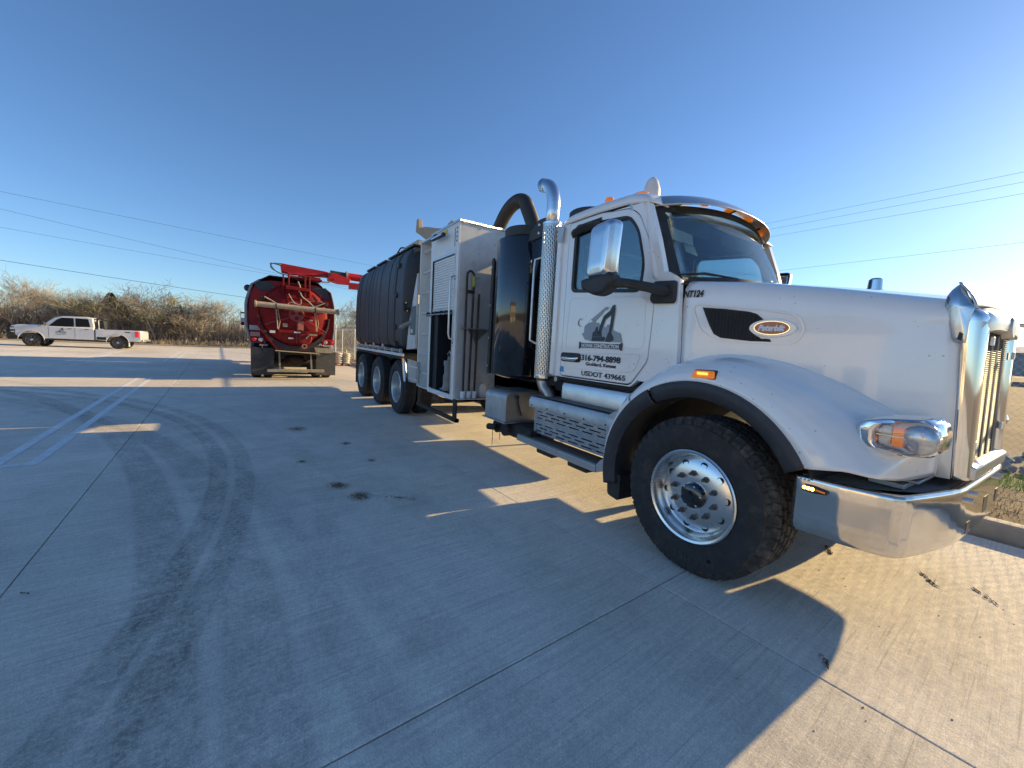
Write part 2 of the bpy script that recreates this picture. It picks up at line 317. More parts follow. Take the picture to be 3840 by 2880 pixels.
# ------------------------------------------------------------------ setting: concrete lot, verge, fields
JO = radians(4.007)
def J(u, v, z=0): return (u*cos(JO)-v*sin(JO), u*sin(JO)+v*cos(JO), z)
def concrete():
    m, n, l, o = nt('lot_concrete')
    b = n.new('ShaderNodeBsdfPrincipled'); l.new(b.outputs[0], o.inputs[0]); b.inputs['Roughness'].default_value = .88; b.inputs['Specular IOR Level'].default_value = .3
    g = n.new('ShaderNodeNewGeometry'); mp = n.new('ShaderNodeMapping'); mp.vector_type = 'POINT'; mp.inputs['Rotation'].default_value = (0, 0, -JO); l.new(g.outputs['Position'], mp.inputs[0])
    def noise(sc_, det=6, rough=.6, st=(1, 1, 1)):
        m3 = n.new('ShaderNodeMapping'); m3.inputs['Scale'].default_value = st; l.new(mp.outputs[0], m3.inputs[0])
        t = n.new('ShaderNodeTexNoise'); t.inputs['Scale'].default_value = sc_; t.inputs['Detail'].default_value = det; t.inputs['Roughness'].default_value = rough; l.new(m3.outputs[0], t.inputs[0]); return t.outputs[0]
    def rng(x, a, b2, c, d):
        r = n.new('ShaderNodeMapRange'); r.inputs[1].default_value = a; r.inputs[2].default_value = b2; r.inputs[3].default_value = c; r.inputs[4].default_value = d; l.new(x, r.inputs[0]); return r.outputs[0]
    def ma(op, a, b2=None, clamp=False):
        r = n.new('ShaderNodeMath'); r.operation = op; r.use_clamp = clamp
        for i, q in enumerate((a, b2)):
            if q is None: continue
            if isinstance(q, (int, float)): r.inputs[i].default_value = q
            else: l.new(q, r.inputs[i])
        return r.outputs[0]
    big = rng(noise(.35, 5), .3, .7, .84, 1.13); med = rng(noise(2.6, 8, .7), .3, .7, .87, 1.12); fine = ma('MULTIPLY', rng(noise(150, 3, .85), .3, .7, .70, 1.30), rng(noise(38, 5, .8), .3, .7, .84, 1.16))
    streak = rng(noise(5.5, 6, .75, (7, .32, 1)), .35, .75, 1.10, .80)
    scr = rng(noise(9, 4, .6, (9, .12, 1)), .60, .67, 1, .76)
    cell = n.new('ShaderNodeTexVoronoi'); cell.inputs['Scale'].default_value = 26; l.new(mp.outputs[0], cell.inputs[0])
    pit = rng(cell.outputs[0], .03, .07, .82, 1)
    patch = rng(noise(1.3, 10, .8), .55, .8, 1, .72)
    v = ma('MULTIPLY', ma('MULTIPLY', ma('MULTIPLY', big, med), ma('MULTIPLY', fine, streak)), ma('MULTIPLY', ma('MULTIPLY', scr, patch), pit))
    oi = n.new('ShaderNodeObjectInfo'); v = ma('MULTIPLY', v, rng(oi.outputs['Random'], 0, 1, .95, 1.05))
    # curved tyre marks: dark rings of worn rubber, broken up by noise
    sp = n.new('ShaderNodeSeparateXYZ'); l.new(g.outputs['Position'], sp.inputs[0])
    for cx, cy, R, w, amt in ((-4.773, -11.485, 11.35, .10, .26), (-4.7, -11.15, 10.78, .10, .30), (.714, -24.205, 24.0, .16, .30), (-1.03, -15.99, 16.02, .17, .24), (.71, -24.2, 24.75, .12, .14), (-4.75, -11.4, 11.95, .1, .08), (2.5, -19.0, 20.3, .2, .12), (2.5, -19.0, 21.2, .2, .10)):
        dx = ma('SUBTRACT', sp.outputs[0], cx); dy = ma('SUBTRACT', sp.outputs[1], cy)
        d = ma('SQRT', ma('ADD', ma('MULTIPLY', dx, dx), ma('MULTIPLY', dy, dy)))
        e = rng(ma('ABSOLUTE', ma('SUBTRACT', d, R)), w*.75, w*1.02, amt, 0)
        e = ma('MULTIPLY', e, ma('MULTIPLY', rng(noise(2.5+R*.1, 9, .85), .40, .56, .15, 1.0), rng(noise(30, 4, .8), .42, .56, .45, 1.25)))
        v = ma('MULTIPLY', v, ma('SUBTRACT', 1, e))
    c = n.new('ShaderNodeMix'); c.data_type = 'RGBA'; l.new(rng(noise(.6, 6), .35, .7, 0, 1), c.inputs[0]); c.inputs[6].default_value = (.76, .68, .56, 1); c.inputs[7].default_value = (.73, .665, .575, 1)
    mx = n.new('ShaderNodeMix'); mx.data_type = 'RGBA'; mx.blend_type = 'MULTIPLY'; mx.inputs[0].default_value = 1; l.new(c.outputs[2], mx.inputs[6]); l.new(v, mx.inputs[7]); l.new(mx.outputs[2], b.inputs[0])
    h = ma('ADD', ma('MULTIPLY', noise(110, 4, .75), .7), ma('ADD', ma('MULTIPLY', noise(22, 4, .6, (9, .25, 1)), .6), ma('MULTIPLY', noise(9, 6, .7), 1.6)))
    bu = n.new('ShaderNodeBump'); bu.inputs['Strength'].default_value = .55; bu.inputs['Distance'].default_value = .006; l.new(h, bu.inputs['Height']); l.new(bu.outputs[0], b.inputs['Normal'])
    return m
CONC = concrete()
lot = bpy.data.objects.new('parking_lot', None); COL.objects.link(lot); lot['kind'] = 'structure'; LOC['parking_lot'] = Vector((0, 0, 0))
SU, SV, G = 3.55, 3.52, .0035
def slab_mesh():
    m = M(); a, b = SU/2-G, SV/2-G; e = .0035
    def loop(i, z): return [(-a+i, -b+i, z), (a-i, -b+i, z), (a-i, b-i, z), (-a+i, b-i, z)]
    m.add(loop(0, -.1)+loop(0, -e)+loop(e, 0), [(0, 1, 5, 4), (1, 2, 6, 5), (2, 3, 7, 6), (3, 0, 4, 7), (4, 5, 9, 8), (5, 6, 10, 9), (6, 7, 11, 10), (7, 4, 8, 11), (8, 9, 10, 11)])
    return m.mesh('concrete_slab', CONC, smooth=0)
slab = slab_mesh()
for i in range(-4, 12):
    for j in range(-8, 2):
        u, v = -1.457-SU*(i+.5), -1.04+SV*(j+.5)
        o = link('concrete_slab', slab, lot, J(u, v, 0), (0, 0, JO))
        o.location.z += random.uniform(-.0015, .0015)
FILL = mat('joint_filler', (.035, .03, .026), .95)
M().add([J(14, -30, -.02), J(14, 6.0, -.02), J(-44.2, 6.0, -.02), J(-44.2, -30, -.02)], [(0, 1, 2, 3)]).obj('joint_filler', FILL, lot, smooth=0)
def band(name, mt, us, vs, zf, jit=0.):
    nu, nv = len(us)-1, len(vs)-1
    def fn(a, b):
        u = us[round(a*nu)]; v = vs[round(b*nv)]; z = zf(u, v)
        return J(u, v, z+(random.uniform(-jit, jit)))
    o = M().grid(fn, nu, nv).obj(name, mt, smooth=80); o['kind'] = 'structure'; return o
def rise(v): return interp(v, [6.3, 8.6, 10.2, 12.6, 20, 60, 130, 400], [.13, .06, .0, .06, .3, 1.25, 1.45, 1.5])
FU = [-1200, -300, -120, -80, -60]+[-56+2.5*i for i in range(29)]+[20, 40, 100, 300, 1200]
zr = lambda u, v: rise(v)
band('mulch_bed', MULCH, FU, [6.36, 6.6, 7, 7.5, 8, 8.6], zr, .012)
band('grass_verge', mat('turf', (.14, .19, .05), .95, var=.5, scale=9, bump=.5), FU, [8.6, 9.0, 9.6, 10.2], zr, .01)
band('rock_bed', mat('bed_gravel', (.17, .16, .15), .95, var=.5, scale=20, bump=.5), FU, [10.2, 11, 12, 12.6], zr)
FIELD = mat('dry_field', (.20, .14, .085), .95, var=.4, scale=.9, bump=.4, bscale=9, dirt=(.1, .1, .05), dirt_amt=.6, dscale=.5, stretch=(.3, 1.4, 1))
band('dry_field', FIELD, FU, [12.6, 16, 20, 30, 45, 60], zr)
band('gravel_road', mat('gravel_road', (.46, .38, .31), .95, var=.12), FU, [60, 72], zr)
band('far_field', mat('far_field', (.17, .15, .11), .95, var=.4, scale=.15), FU, [72, 100, 200, 500, 1500], zr)
NEARG = mat('dry_verge', (.30, .23, .15), .95, var=.4, scale=2.5, bump=.4)
band('wooded_ground', NEARG, [-1200, -300, -120, -80, -60, -54, -50, -47, -45.6, -44.4], [-1200, -300, -100, -60, -40, -30, -24, -18, -12, -6, 0, 3, 6.3, 6.36], lambda u, v: interp(-u, [44.4, 45.6, 50, 1200], [.02, .12, .12, .3]))
band('near_field', NEARG, [-44.4, -20, 0, 13.8, 13.9, 20, 60, 300, 1200], [-1200, -300, -100, -60, -40, -29.3, -29.2], lambda u, v: -.02)
band('side_field', NEARG, [12.8, 14, 30, 100, 1200], [-29.2, -10, 0, 6.36], lambda u, v: -.02)

# kerb: cast lengths with joints
kerb = bpy.data.objects.new('kerb', None); COL.objects.link(kerb); kerb['kind'] = 'structure'; LOC['kerb'] = Vector((0, 0, 0))
km = M(); km.prism([(0, -.1), (0, .125), (.02, .15), (.14, .155), (.17, .14), (.17, -.1)], 'x', -1.765, 1.765)
kmesh = km.mesh('kerb_stone', KERB, smooth=30)
for i in range(-3, 13): link('kerb_stone', kmesh, kerb, J(-1.457-SU*(i+.5), 6.155, 0), (0, 0, JO))
k2 = M(); k2.prism([(0, -.1), (0, .125), (.02, .15), (.14, .155), (.17, .14), (.17, -.1)], 'x', -1.755, 1.755); kmesh2 = k2.mesh('kerb_stone', KERB, smooth=30)
for j in range(-8, 2): link('kerb_stone', kmesh2, kerb, J(-44.25, -1.04+SV*(j+.5), -.05), (0, 0, JO+pi/2))

# painted stall hairpins
def hairpin(u0, u1, v0, v1, label):
    w = .1; m = M(); z = .004
    for a, b, c, d in ((u0, u1, v0, v0+w), (u0, u1, v1-w, v1), (u0, u0-.1, v0+w, v1-w), (u1+.1, u1, v0+w, v1-w)):
        m.add([J(a, c, z), J(a, d, z), J(b, d, z), J(b, c, z)], [(0, 1, 2, 3)])
    o = m.obj('parking_stripe', LINEP, smooth=0); tag(o, label, 'road marking', 'painted parking stripes', 'structure')
hairpin(-6.58, -16.6, -2.04, -1.64, 'faded double parking stripe nearest, running away across the shaded concrete')
hairpin(-24.05, -33.8, -2.09, -1.65, 'far double parking stripe left of the red truck')
hairpin(-23.5, -33.4, -4.98, -4.6, 'far parking stripe in front of the pickup tail')
hairpin(-23.5, -33.4, -7.45, -7.05, 'far parking stripe left of the pickup wheels')

# spilled dirt, clods, litter on the concrete
def spill(x, y, rx, ry, n, label, rot=0):
    m = M(); n = int(n*.55)
    for _ in range(n):
        a = random.uniform(0, 2*pi); q = random.random()**.7; px, py = rx*q*cos(a), ry*q*sin(a); px, py = px*cos(rot)-py*sin(rot), px*sin(rot)+py*cos(rot)
        r = random.uniform(.003, .010)*(1.3-q); c = Vector((x+px, y+py, r*.35)); t = random.uniform(0, 6)
        m.add([c+Vector((r*cos(t), r*sin(t), -r*.3)), c+Vector((r*cos(t+2.1), r*sin(t+2.1), -r*.3)), c+Vector((r*cos(t+4.2), r*sin(t+4.2), -r*.3)), c+Vector((0, 0, r*.8))], [(0, 1, 3), (1, 2, 3), (2, 0, 3)])
    N = 20; pts = [(x+(rx*.8*cos(2*pi*i/N)*random.uniform(.7, 1.1))*cos(rot)-(ry*.8*sin(2*pi*i/N)*random.uniform(.7, 1.1))*sin(rot), y+(rx*.8*cos(2*pi*i/N))*sin(rot)+(ry*.8*sin(2*pi*i/N))*cos(rot)*random.uniform(.7, 1.1), .003) for i in range(N)]
    tag(m.obj('spilled_dirt', SAND, smooth=0, fix=False), label, None, None, 'stuff')
spill(-4.50, .72, .17, .12, 1500, None, .5); spill(-4.1, .86, .17, .13, 1700, None)
spill(-7.54, .54, .30, .2, 1200, None); spill(-6.29, 1.1, .12, .1, 500, None); spill(-5.55, .45, .09, .08, 260, None)
spill(-5.3, 1.25, .1, .08, 220, None); spill(-3.9, 1.2, .35, .08, 300, None, .9)
def clod(x, y, L, w, rot, label, n=26):
    m = M()
    for _ in range(n):
        t = random.uniform(-1, 1); s_ = random.gauss(0, .35)*w*(1-abs(t)*.6); px, py = t*L, s_; c = Vector((x+px*cos(rot)-py*sin(rot), y+px*sin(rot)+py*cos(rot), .004))
        d = Vector((cos(rot+random.gauss(0, .25)), sin(rot+random.gauss(0, .25)), random.uniform(-.02, .1))); k = random.uniform(.15, .45)*L
        m.tube([c-d*k*.5, c+Vector((0, 0, .004)), c+d*k*.5], [.001, .0026, .0008], 4)
    tag(m.obj('dead_stalk', STALK, smooth=0, fix=False), label, 'plant debris', 'bits of dead plant on the lot')
clod(-.68, 4.36, .11, .035, 2.2, 'longest brown dead stalk on sunlit concrete below the bumper', 34)
clod(-.40, 4.43, .12, .025, 2.3, 'thin brown stalk at the right edge of the sunlit concrete', 18)
clod(-.73, 2.59, .055, .03, 2.2, 'small brown stalk beside the truck shadow edge')
clod(-1.26, 4.18, .09, .04, 2.1, 'dark crumpled stalk between the front tyre and bumper shadow', 40)
clod(-3.36, -1.17, .05, .012, .9, 'dark sliver of bark on the shaded concrete at left', 6)
cl = M()
for _ in range(95):
    x, y = random.choice([(random.uniform(-1.4, .2), random.uniform(2, 5.6)), (random.uniform(-8, -.5), random.uniform(-1.5, 3.5))]); r = random.uniform(.002, .007)
    vs = [(x+r*random.uniform(.6, 1)*cos(a), y+r*random.uniform(.6, 1)*sin(a), random.uniform(0, .3)*r) for a in (0, 1.2, 2.5, 3.8, 5)]+[(x, y, r*.8)]
    cl.add(vs, [(i, (i+1) % 5, 5) for i in range(5)])
tag(cl.obj('grit', SAND, smooth=0, fix=False), None, None, None, 'stuff')

# verge vegetation
def blades(n, us, vs, h, mt, name, zf=rise, w=.004):
    m = M()
    for _ in range(n):
        u, v = random.uniform(*us), random.uniform(*vs); p = Vector(J(u, v, zf(v))); a = random.uniform(0, 2*pi); k = h*random.uniform(.4, 1.2)
        d = Vector((cos(a), sin(a), 0)); b = Vector((-sin(a), cos(a), 0))*w*random.uniform(.7, 1.5); t = p+d*k*random.uniform(.1, .7)+Vector((0, 0, k))
        m.add([p-b, p+b, t], [(0, 1, 2)])
    return tag(m.obj(name, mt, smooth=0, fix=False), None, None, None, 'stuff')
blades(9000, (-4, 3), (8.5, 10.3), .07, GRASS, 'green_grass'); blades(5000, (-4, 3), (6.4, 8.7), .05, DRYG, 'dry_grass')
blades(9000, (-45, -4), (6.4, 12), .12, DRYG, 'dry_grass', w=.008)
zl = lambda v: .1
blades(14000, (-46.6, -44.4), (-22, 9), .32, DRYG, 'dry_grass', zl, .016)
# rip-rap stones
def stone_mesh(k):
    random.seed(100+k); bm = bmesh.new(); bmesh.ops.create_icosphere(bm, subdivisions=2, radius=1)
    for v in bm.verts: v.co *= random.uniform(.78, 1.05)
    for v in bm.verts: v.co = Vector((v.co.x, v.co.y*.75, v.co.z*.55))
    me = bpy.data.meshes.new('stone'); bm.to_mesh(me); bm.free(); me.materials.append(STONE); return me
stones = [stone_mesh(k) for k in range(5)]; random.seed(11)
for i in range(90):
    u, v = random.uniform(-2.6, 1.6), random.uniform(10.2, 12.6); s_ = random.uniform(.10, .2)
    o = link('stone', random.choice(stones), None, J(u, v, rise(v)+s_*.25), (random.uniform(-.3, .3), random.uniform(-.3, .3), random.uniform(0, 6)), (s_, s_, s_))
    tag(o, 'grey angular stone in the rock bed behind the chain link fence', 'stone', 'stones of the rock bed')

# chain link fence along the kerb
FV = 7.25
fence = empty('chain_link_fence', J(0, FV, .1), 'tall galvanised chain link fence running behind the kerb and beyond the trucks', 'fence')
fm = M()
FH, z0 = 2.02, .13
def fp(u, z): return J(u, FV, z)
pitch = .075; U0, U1 = 3.0, -44.0
m = M()
k = int((U0-U1+FH)/pitch); w = .0014
for i in range(k):
    for sgn in (1, -1):
        ua = U1+(i*pitch)-(FH if sgn > 0 else 0); ub = ua+FH*sgn
        ua = U1+i*pitch-FH*(sgn > 0); ub = ua+FH*sgn if sgn > 0 else ua-FH
        za, zb = z0, z0+FH
        # clip to the run
        (a, A), (b, B) = sorted(((ua, za), (ub, zb)))
        if b < U1 or a > U0: continue
        if a < U1: A = lerp(A, B, (U1-a)/(b-a)); a = U1
        if b > U0: B = lerp(A, B, (U0-a)/(b-a)); b = U0
        p, q = Vector(fp(a, A)), Vector(fp(b, B)); d = (q-p).normalized(); s1 = Vector((-sin(JO), cos(JO), 0))*w; s2 = d.cross(s1).normalized()*w
        m.add([p+s1, p-s1*.5+s2*.87, p-s1*.5-s2*.87, q+s1, q-s1*.5+s2*.87, q-s1*.5-s2*.87], [(0, 1, 4, 3), (1, 2, 5, 4), (2, 0, 3, 5)])
m.obj('mesh_fabric', GALV, fence, kind='stuff', smooth=0, fix=False)
M().cyl(fp(U0, z0+FH+.01), fp(U1, z0+FH+.01), .022).obj('top_rail', GALV, fence)
M().cyl(fp(U0, z0+.06), fp(U1, z0+.06), .004, n=6).obj('tension_wire', GALV, fence)
u = 2.2
pm = M().tube([(0, 0, -.1), (0, 0, z0+FH), (0, 0, z0+FH+.03)], [.032, .032, .01], 12).mesh('post', GALV)
while u > -44:
    if not (-1.1 < u < .5): link('post', pm, fence, J(u, FV+.03, 0), (0, 0, 0))
    u -= 3.3
big = M().tube([(0, 0, -.1), (0, 0, z0+FH+.3), (0, 0, z0+FH+.36)], [.055, .055, .02], 14).obj('corner_post', mat('pale_post', (.6, .56, .5), .7), fence, local=True); big.location = Vector(J(-32.9, FV+.03))-LOC[fence.name]
# far things beyond the fence
far = empty('warehouse', (-8, 92, 1.4), 'long low grey building on the skyline beyond the chain link fence', 'building')
FW = mat('far_cladding', (.30, .31, .33), .8, var=.1); FR = mat('far_roof', (.36, .37, .4), .6)
M().box(-40, 28, 92, 112, 1.2, 4.6).obj('wall', FW, far, smooth=0)
M().prism([(91.5, 4.6), (102, 5.9), (112.5, 4.6)], 'x', -41, 29).obj('roof', FR, far, smooth=0)
for i in range(9): M().box(-36+7*i, -33+7*i, 91.9, 92.02, 1.25, 3.8).obj('door', mat('far_door', (.13, .14, .16), .6) if i == 0 else bpy.data.materials['far_door'], far, smooth=0)
tr = empty('box_trailer', (-3.4, 50, 1.1), 'pale box trailer parked on the far side of the dry field behind the fence', 'trailer')
M().box(-4.5, 4.5, 49, 51.5, 1.75, 3.4).obj('body', mat('trailer_side', (.55, .5, .42), .6), tr, smooth=0)
M().box(-4.2, 4.2, 49.2, 51.3, 1.5, 1.75).obj('chassis', BLACKF, tr, smooth=0)
wm_ = M().cyl((0, -.12, 0), (0, .12, 0), .42).mesh('wheel', TYRE)
for x in (-3.6, -2.5, 3.0): link('wheel', wm_, tr, (x, 49.2, 1.4))

# low building behind the photographer: it shows as the pale shape mirrored in the hood and bumper
bd_ = empty('office_building', (3.5, -20, 0), 'low pale building across the lot, seen only as a reflection in the polished truck', 'building')
BW = mat('pale_cladding', (.62, .57, .48), .8, var=.06)
M().box(-1.5, 7.5, -26, -20, -.05, 4.2).obj('wall', BW, bd_, smooth=0)
M().prism([(-19.6, 4.2), (-23, 5.4), (-26.4, 4.2)], 'x', -1.9, 7.9).obj('roof', mat('roof_grey', (.22, .22, .23), .7), bd_, smooth=0)
for x in (-.6, 1.2, 4.2, 6.0): M().box(x, x+.9, -20.02, -19.96, 1.1, 2.4).obj('window', PICKG, bd_, smooth=0)
M().box(2.8, 3.7, -20.02, -19.96, 0, 2.2).obj('door', BLACKP, bd_, smooth=0)
# ------------------------------------------------------------------ the white vacuum truck (truck axis = world x, its right side faces -y)
YC = 4.0
truck = empty('vacuum_truck', (-1.7, YC, 0), 'big white vacuum excavator truck with black tanks, its nose pointing right, nearest the camera', 'truck')
T = truck
def hy(x): return 2.95+.31*(x+2.08)
def hside(poly, name, mt, out=.004, inn=-.01, tilt=0, **k):
    """plate lying on the slanted side of the hood; poly in (x, z)"""
    n = len(poly); fr = [(x, hy(x)+tilt-out, z) for x, z in poly]; bk = [(x, hy(x)+tilt-inn, z) for x, z in poly]
    return M().add(fr+bk, [tuple(range(n-1, -1, -1)), tuple(range(n, 2*n))]+[(i, (i+1) % n, n+(i+1) % n, n+i) for i in range(n)]).obj(name, mt, T, **k)
def hring(outer, inner, name, mt, out, inn):
    m = M().ring(outer, inner, 'y', -out, -inn); m.v = [(x, hy(x)+y, z) for x, y, z in m.v]; return m.obj(name, mt, T, smooth=30)
# hood shell
FX, FZ = -1.70, .60
def hood_fn(u, v):
    zs0 = interp(u, [0, .27, .6, .9, 1], [2.238, 2.205, 2.135, 2.055, 2.03])
    xb = lerp(-2.065, -.515, u); xt = lerp(-2.065, -.575, u)
    def side(z): 
        x = lerp(xb, xt, max(0, (z-1.0)/1.03)); return x, hy(x)+.02*max(0, (z-1.2))
    zb = .98
    if abs(xb-FX) < .86: zb = max(zb, FZ+sqrt(.86**2-(xb-FX)**2))
    prof = []
    for z in (zb, max(zb, 1.2), max(zb, 1.4), 1.6, 1.75, 1.9, zs0-.16, zs0-.12): prof.append((*side(z), z))
    x, y = side(zs0-.12); c = (y+.12, zs0-.12)
    for a in (15, 30, 45, 60, 75, 90): prof.append((lerp(x, xt, a/90), c[0]-.12*cos(radians(a)), c[1]+.12*sin(radians(a))))
    for t in (.25, .5, .75, 1): prof.append((xt, lerp(c[0], YC, t), zs0+.06*sin(t*pi/2)))
    full = prof+[(p[0], 2*YC-p[1], p[2]) for p in prof[-2::-1]]
    return full[round(v*(len(full)-1))]
M().grid(hood_fn, 24, 34).obj('hood', WHITE, T, solid=.012, smooth=50)
# fender: swept arch round the front wheel
FX, FZ = -1.70, .60
def rc(t):
    return interp(t, [15, 20, 27, 35, 45, 60, 75, 90, 120, 150, 190], [1.42, 1.36, 1.27, 1.20, 1.13, 1.075, 1.05, 1.04, .99, .93, .90])
def fender_fn(mirror=False, y0=2.685, t1=134):
    def fn(u, v):
        prof = [(0, 0.02), (0, 0), (.1, -.004), (.3, .008), (.5, .035), (.65, .075), (.8, .135), (.92, .215), (1.0, .32), (1.03, .45), (1.04, .62), (1.05, .85)]
        k = v*(len(prof)-1); i = min(int(k), len(prof)-2); t = lerp(prof[i][0], prof[i+1][0], k-i); dy = lerp(prof[i][1], prof[i+1][1], k-i)
        th = 27.
        for _ in range(6):
            r = .83+(rc(th)-.83)*t; zl = interp(r, [.83, 1.0, 1.3], [1.0, 1.03, 1.0]); th = math.degrees(math.asin(min(1, (zl-FZ)/r)))
        a = lerp(th, t1, u); r = .83+(rc(a)-.83)*t; x, z = FX+r*cos(radians(a)), FZ+r*sin(radians(a)); y = y0+dy*(1+.85*max(0, min(1, (52-a)/22)))*(1 if t < 1.001 else 1)
        x = min(x, interp(y, [2.69, 2.78, 2.9, 3.05, 3.2, 3.35, 3.46], [-.715, -.675, -.635, -.605, -.58, -.56, -.62]))
        return (x, 2*YC-y if mirror else y, z)
    return fn
for s in (False, True):
    M().grid(fender_fn(s), 72, 44).obj('fender', WHITE, T, solid=.01, smooth=55)
def fender_rear(u, v):
    a = lerp(135, 192, u); t = v; prof = interp(t, [0, .3, .7, 1.0], [0, .0, .05, .2]); r = .83+(rc(a)-.83)*t*(1 if a < 170 else lerp(1, .6, (a-170)/22))
    return (FX+r*cos(radians(a)), 2.69+prof, FZ+r*sin(radians(a)))
M().grid(fender_rear, 30, 12).obj('fender', WHITE, T, solid=.01, smooth=55)
# black flare of the fender, in two lengths
def flare(a0, a1):
    m = M()
    def fn(u, v):
        a = radians(lerp(a0, a1, u)); pr = [(.835, .06), (.832, -.012), (.80, -.022), (.745, -.014), (.715, .01), (.71, .07), (.72, .3)]
        k = v*6; i = min(int(k), 5); r = lerp(pr[i][0], pr[i+1][0], k-i); y = lerp(pr[i][1], pr[i+1][1], k-i); return (FX+r*cos(a), 2.685+y, FZ+r*sin(a))
    m.grid(fn, 40, 12).obj('wheel_arch_flare', FLARE, T, solid=.006, smooth=40)
flare(28.5, 118); flare(119.5, 193)
M().grid(lambda u, v: (FX+.80*cos(radians(lerp(15, 195, u))), lerp(2.74, 5.2, v), FZ+.80*sin(radians(lerp(20, 195, u)))), 24, 2).obj('wheel_well', BLACKF, T, solid=.01)
# mud guard behind the front wheel
M().prism(roundpoly([(-2.50, .30), (-2.36, .28), (-2.36, .52), (-2.52, .52)], .03), 'y', 2.72, 3.16).obj('mud_flap', BLACKP, T)
# marker lamp on the fender
M().prism(roundpoly([(-1.742, 1.462), (-1.563, 1.466), (-1.567, 1.520), (-1.712, 1.517)], .012), 'y', 2.668, 2.70).obj('side_marker', AMBER, T, bevel=.006)
M().prism(roundpoly([(-1.748, 1.456), (-1.557, 1.460), (-1.561, 1.526), (-1.716, 1.523)], .012), 'y', 2.680, 2.71).obj('marker_surround', BLACKP, T)
M().prism(rrect(-1.69, -1.61, 1.488, 1.506, .004), 'y', 2.663, 2.669).obj('marker_filament', mat('amber_bright', (1, .42, .06), .3, emit=.9), T, smooth=0)
# cowl side panel between door and hood, and its seam
def cowl_panel():
    out = [(-2.30, 1.36), (-2.02, 1.36), (-2.075, 2.235), (-2.18, 2.31), (-2.335, 2.33), (-2.31, 2.0), (-2.325, 1.55), (-2.44, 1.36)]
    M().prism(out, 'y', 2.905, 2.96).obj('cowl_panel', WHITE, T, bevel=.008)
cowl_panel()
M().grid(lambda u, v: (lerp(-2.2, -2.06, v), lerp(2.93, 5.07, u), lerp(2.235, 2.20, v)+.045*sin(pi*u)), 20, 3).obj('cowl_top', BLACKP, T, solid=.01)
# ---- cab
DOOR = roundpoly([(-3.523, 1.312), (-2.50, 1.316), (-2.325, 1.55), (-2.308, 2.05), (-2.33, 2.33), (-2.42, 2.62), (-2.545, 2.86), (-2.66, 2.945), (-3.03, 2.985), (-3.517, 2.99)], .05, 3)
WIN = roundpoly([(-3.395, 2.255), (-2.475, 2.185), (-2.455, 2.42), (-2.545, 2.72), (-2.66, 2.86), (-3.39, 2.93)], .07, 4)
def grow(poly, d):
    cx = sum(p[0] for p in poly)/len(poly); cz = sum(p[1] for p in poly)/len(poly)
    w = max(abs(p[0]-cx) for p in poly); h = max(abs(p[1]-cz) for p in poly); return [(cx+(p[0]-cx)*(1+d/w), cz+(p[1]-cz)*(1+d/h)) for p in poly]
for side in (0, 1):
    f = (lambda a, b: (a, b)) if side == 0 else (lambda a, b: (2*YC-b, 2*YC-a))
    d = M().ring(grow(DOOR, -.006), grow(WIN, .02), 'y', *f(2.9, 2.945)).obj('door', WHITE, T, bevel=.006, smooth=30)
    M().ring(grow(WIN, .024), grow(WIN, -.012), 'y', *f(2.893, 2.93)).obj('window_seal', BLACKP, d, smooth=30)
    M().prism(grow(WIN, -.005), 'y', *f(2.912, 2.917)).obj('window_glass', GLASS, d, smooth=0)
    # frame round the door
    out = [(-3.69, 1.30), (-2.50, 1.30), (-2.26, 1.50), (-2.24, 2.34), (-2.33, 2.62), (-2.46, 2.96), (-3.69, 3.00)]
    M().ring(out, grow(DOOR, .006), 'y', *f(2.908, 2.97)).obj('door_frame', WHITE, T, bevel=.004, smooth=30)
    if side == 0: near_door = d
# swage panel pressed into the near door
sw = roundpoly([(-3.45, 1.565), (-2.50, 1.60), (-2.40, 1.60), (-2.47, 1.44), (-3.45, 1.41)], .06)
M().ring(grow(sw, .012), sw, 'y', 2.8935, 2.9).obj('door_swage', WHITE, near_door, bevel=.003)
sw2 = roundpoly([(-3.42, 2.17), (-2.40, 2.12), (-2.38, 1.66), (-3.45, 1.63)], .06)
M().ring(grow(sw2, .008), sw2, 'y', 2.8965, 2.9).obj('door_swage', WHITE, near_door, bevel=.002)
# handle
M().prism(rrect(-3.512, -3.185, 1.478, 1.578, .035), 'y', 2.888, 2.901).obj('handle_recess', BLACKP, near_door, bevel=.004)
M().tube([(-3.475, 2.878, 1.512), (-3.44, 2.866, 1.512), (-3.25, 2.862, 1.513), (-3.205, 2.88, 1.525)], [.014, .02, .02, .01], 10).obj('door_handle', CHROME, near_door)
# rear wall with window, floor, firewall, roof
RW = rrect(3.25, 4.75, 2.30, 2.86, .08)
M().ring([(2.93, 1.3), (5.07, 1.3), (5.07, 3.0), (2.93, 3.0)], RW, 'x', -3.70, -3.65).obj('rear_wall', WHITE, T, smooth=30)
M().prism(grow(RW, .01), 'x', -3.68, -3.675).obj('rear_window', GLASS, T, smooth=0)
M().box(-3.7, -2.1, 2.95, 5.05, 1.26, 1.31).obj('cab_floor', BLACKF, T)
M().box(-2.14, -2.1, 2.97, 5.03, 1.28, 2.27).obj('firewall', BLACKF, T)
def roof_fn(u, v):
    x = lerp(-3.70, -2.44, u); ze = interp(u, [0, .12, .5, .8, 1], [2.975, 3.0, 3.0, 2.985, 2.945]); h = .165*(max(0, 1-abs(2*u-1)**6))**.6+.005
    a = pi*v; c = cos(a); y = YC-1.095*(abs(c)**.55)*(1 if c > 0 else -1); return (x, y, ze+h*abs(sin(a))**.55)
M().grid(roof_fn, 26, 36).obj('roof', WHITE, T, solid=.01, smooth=60)
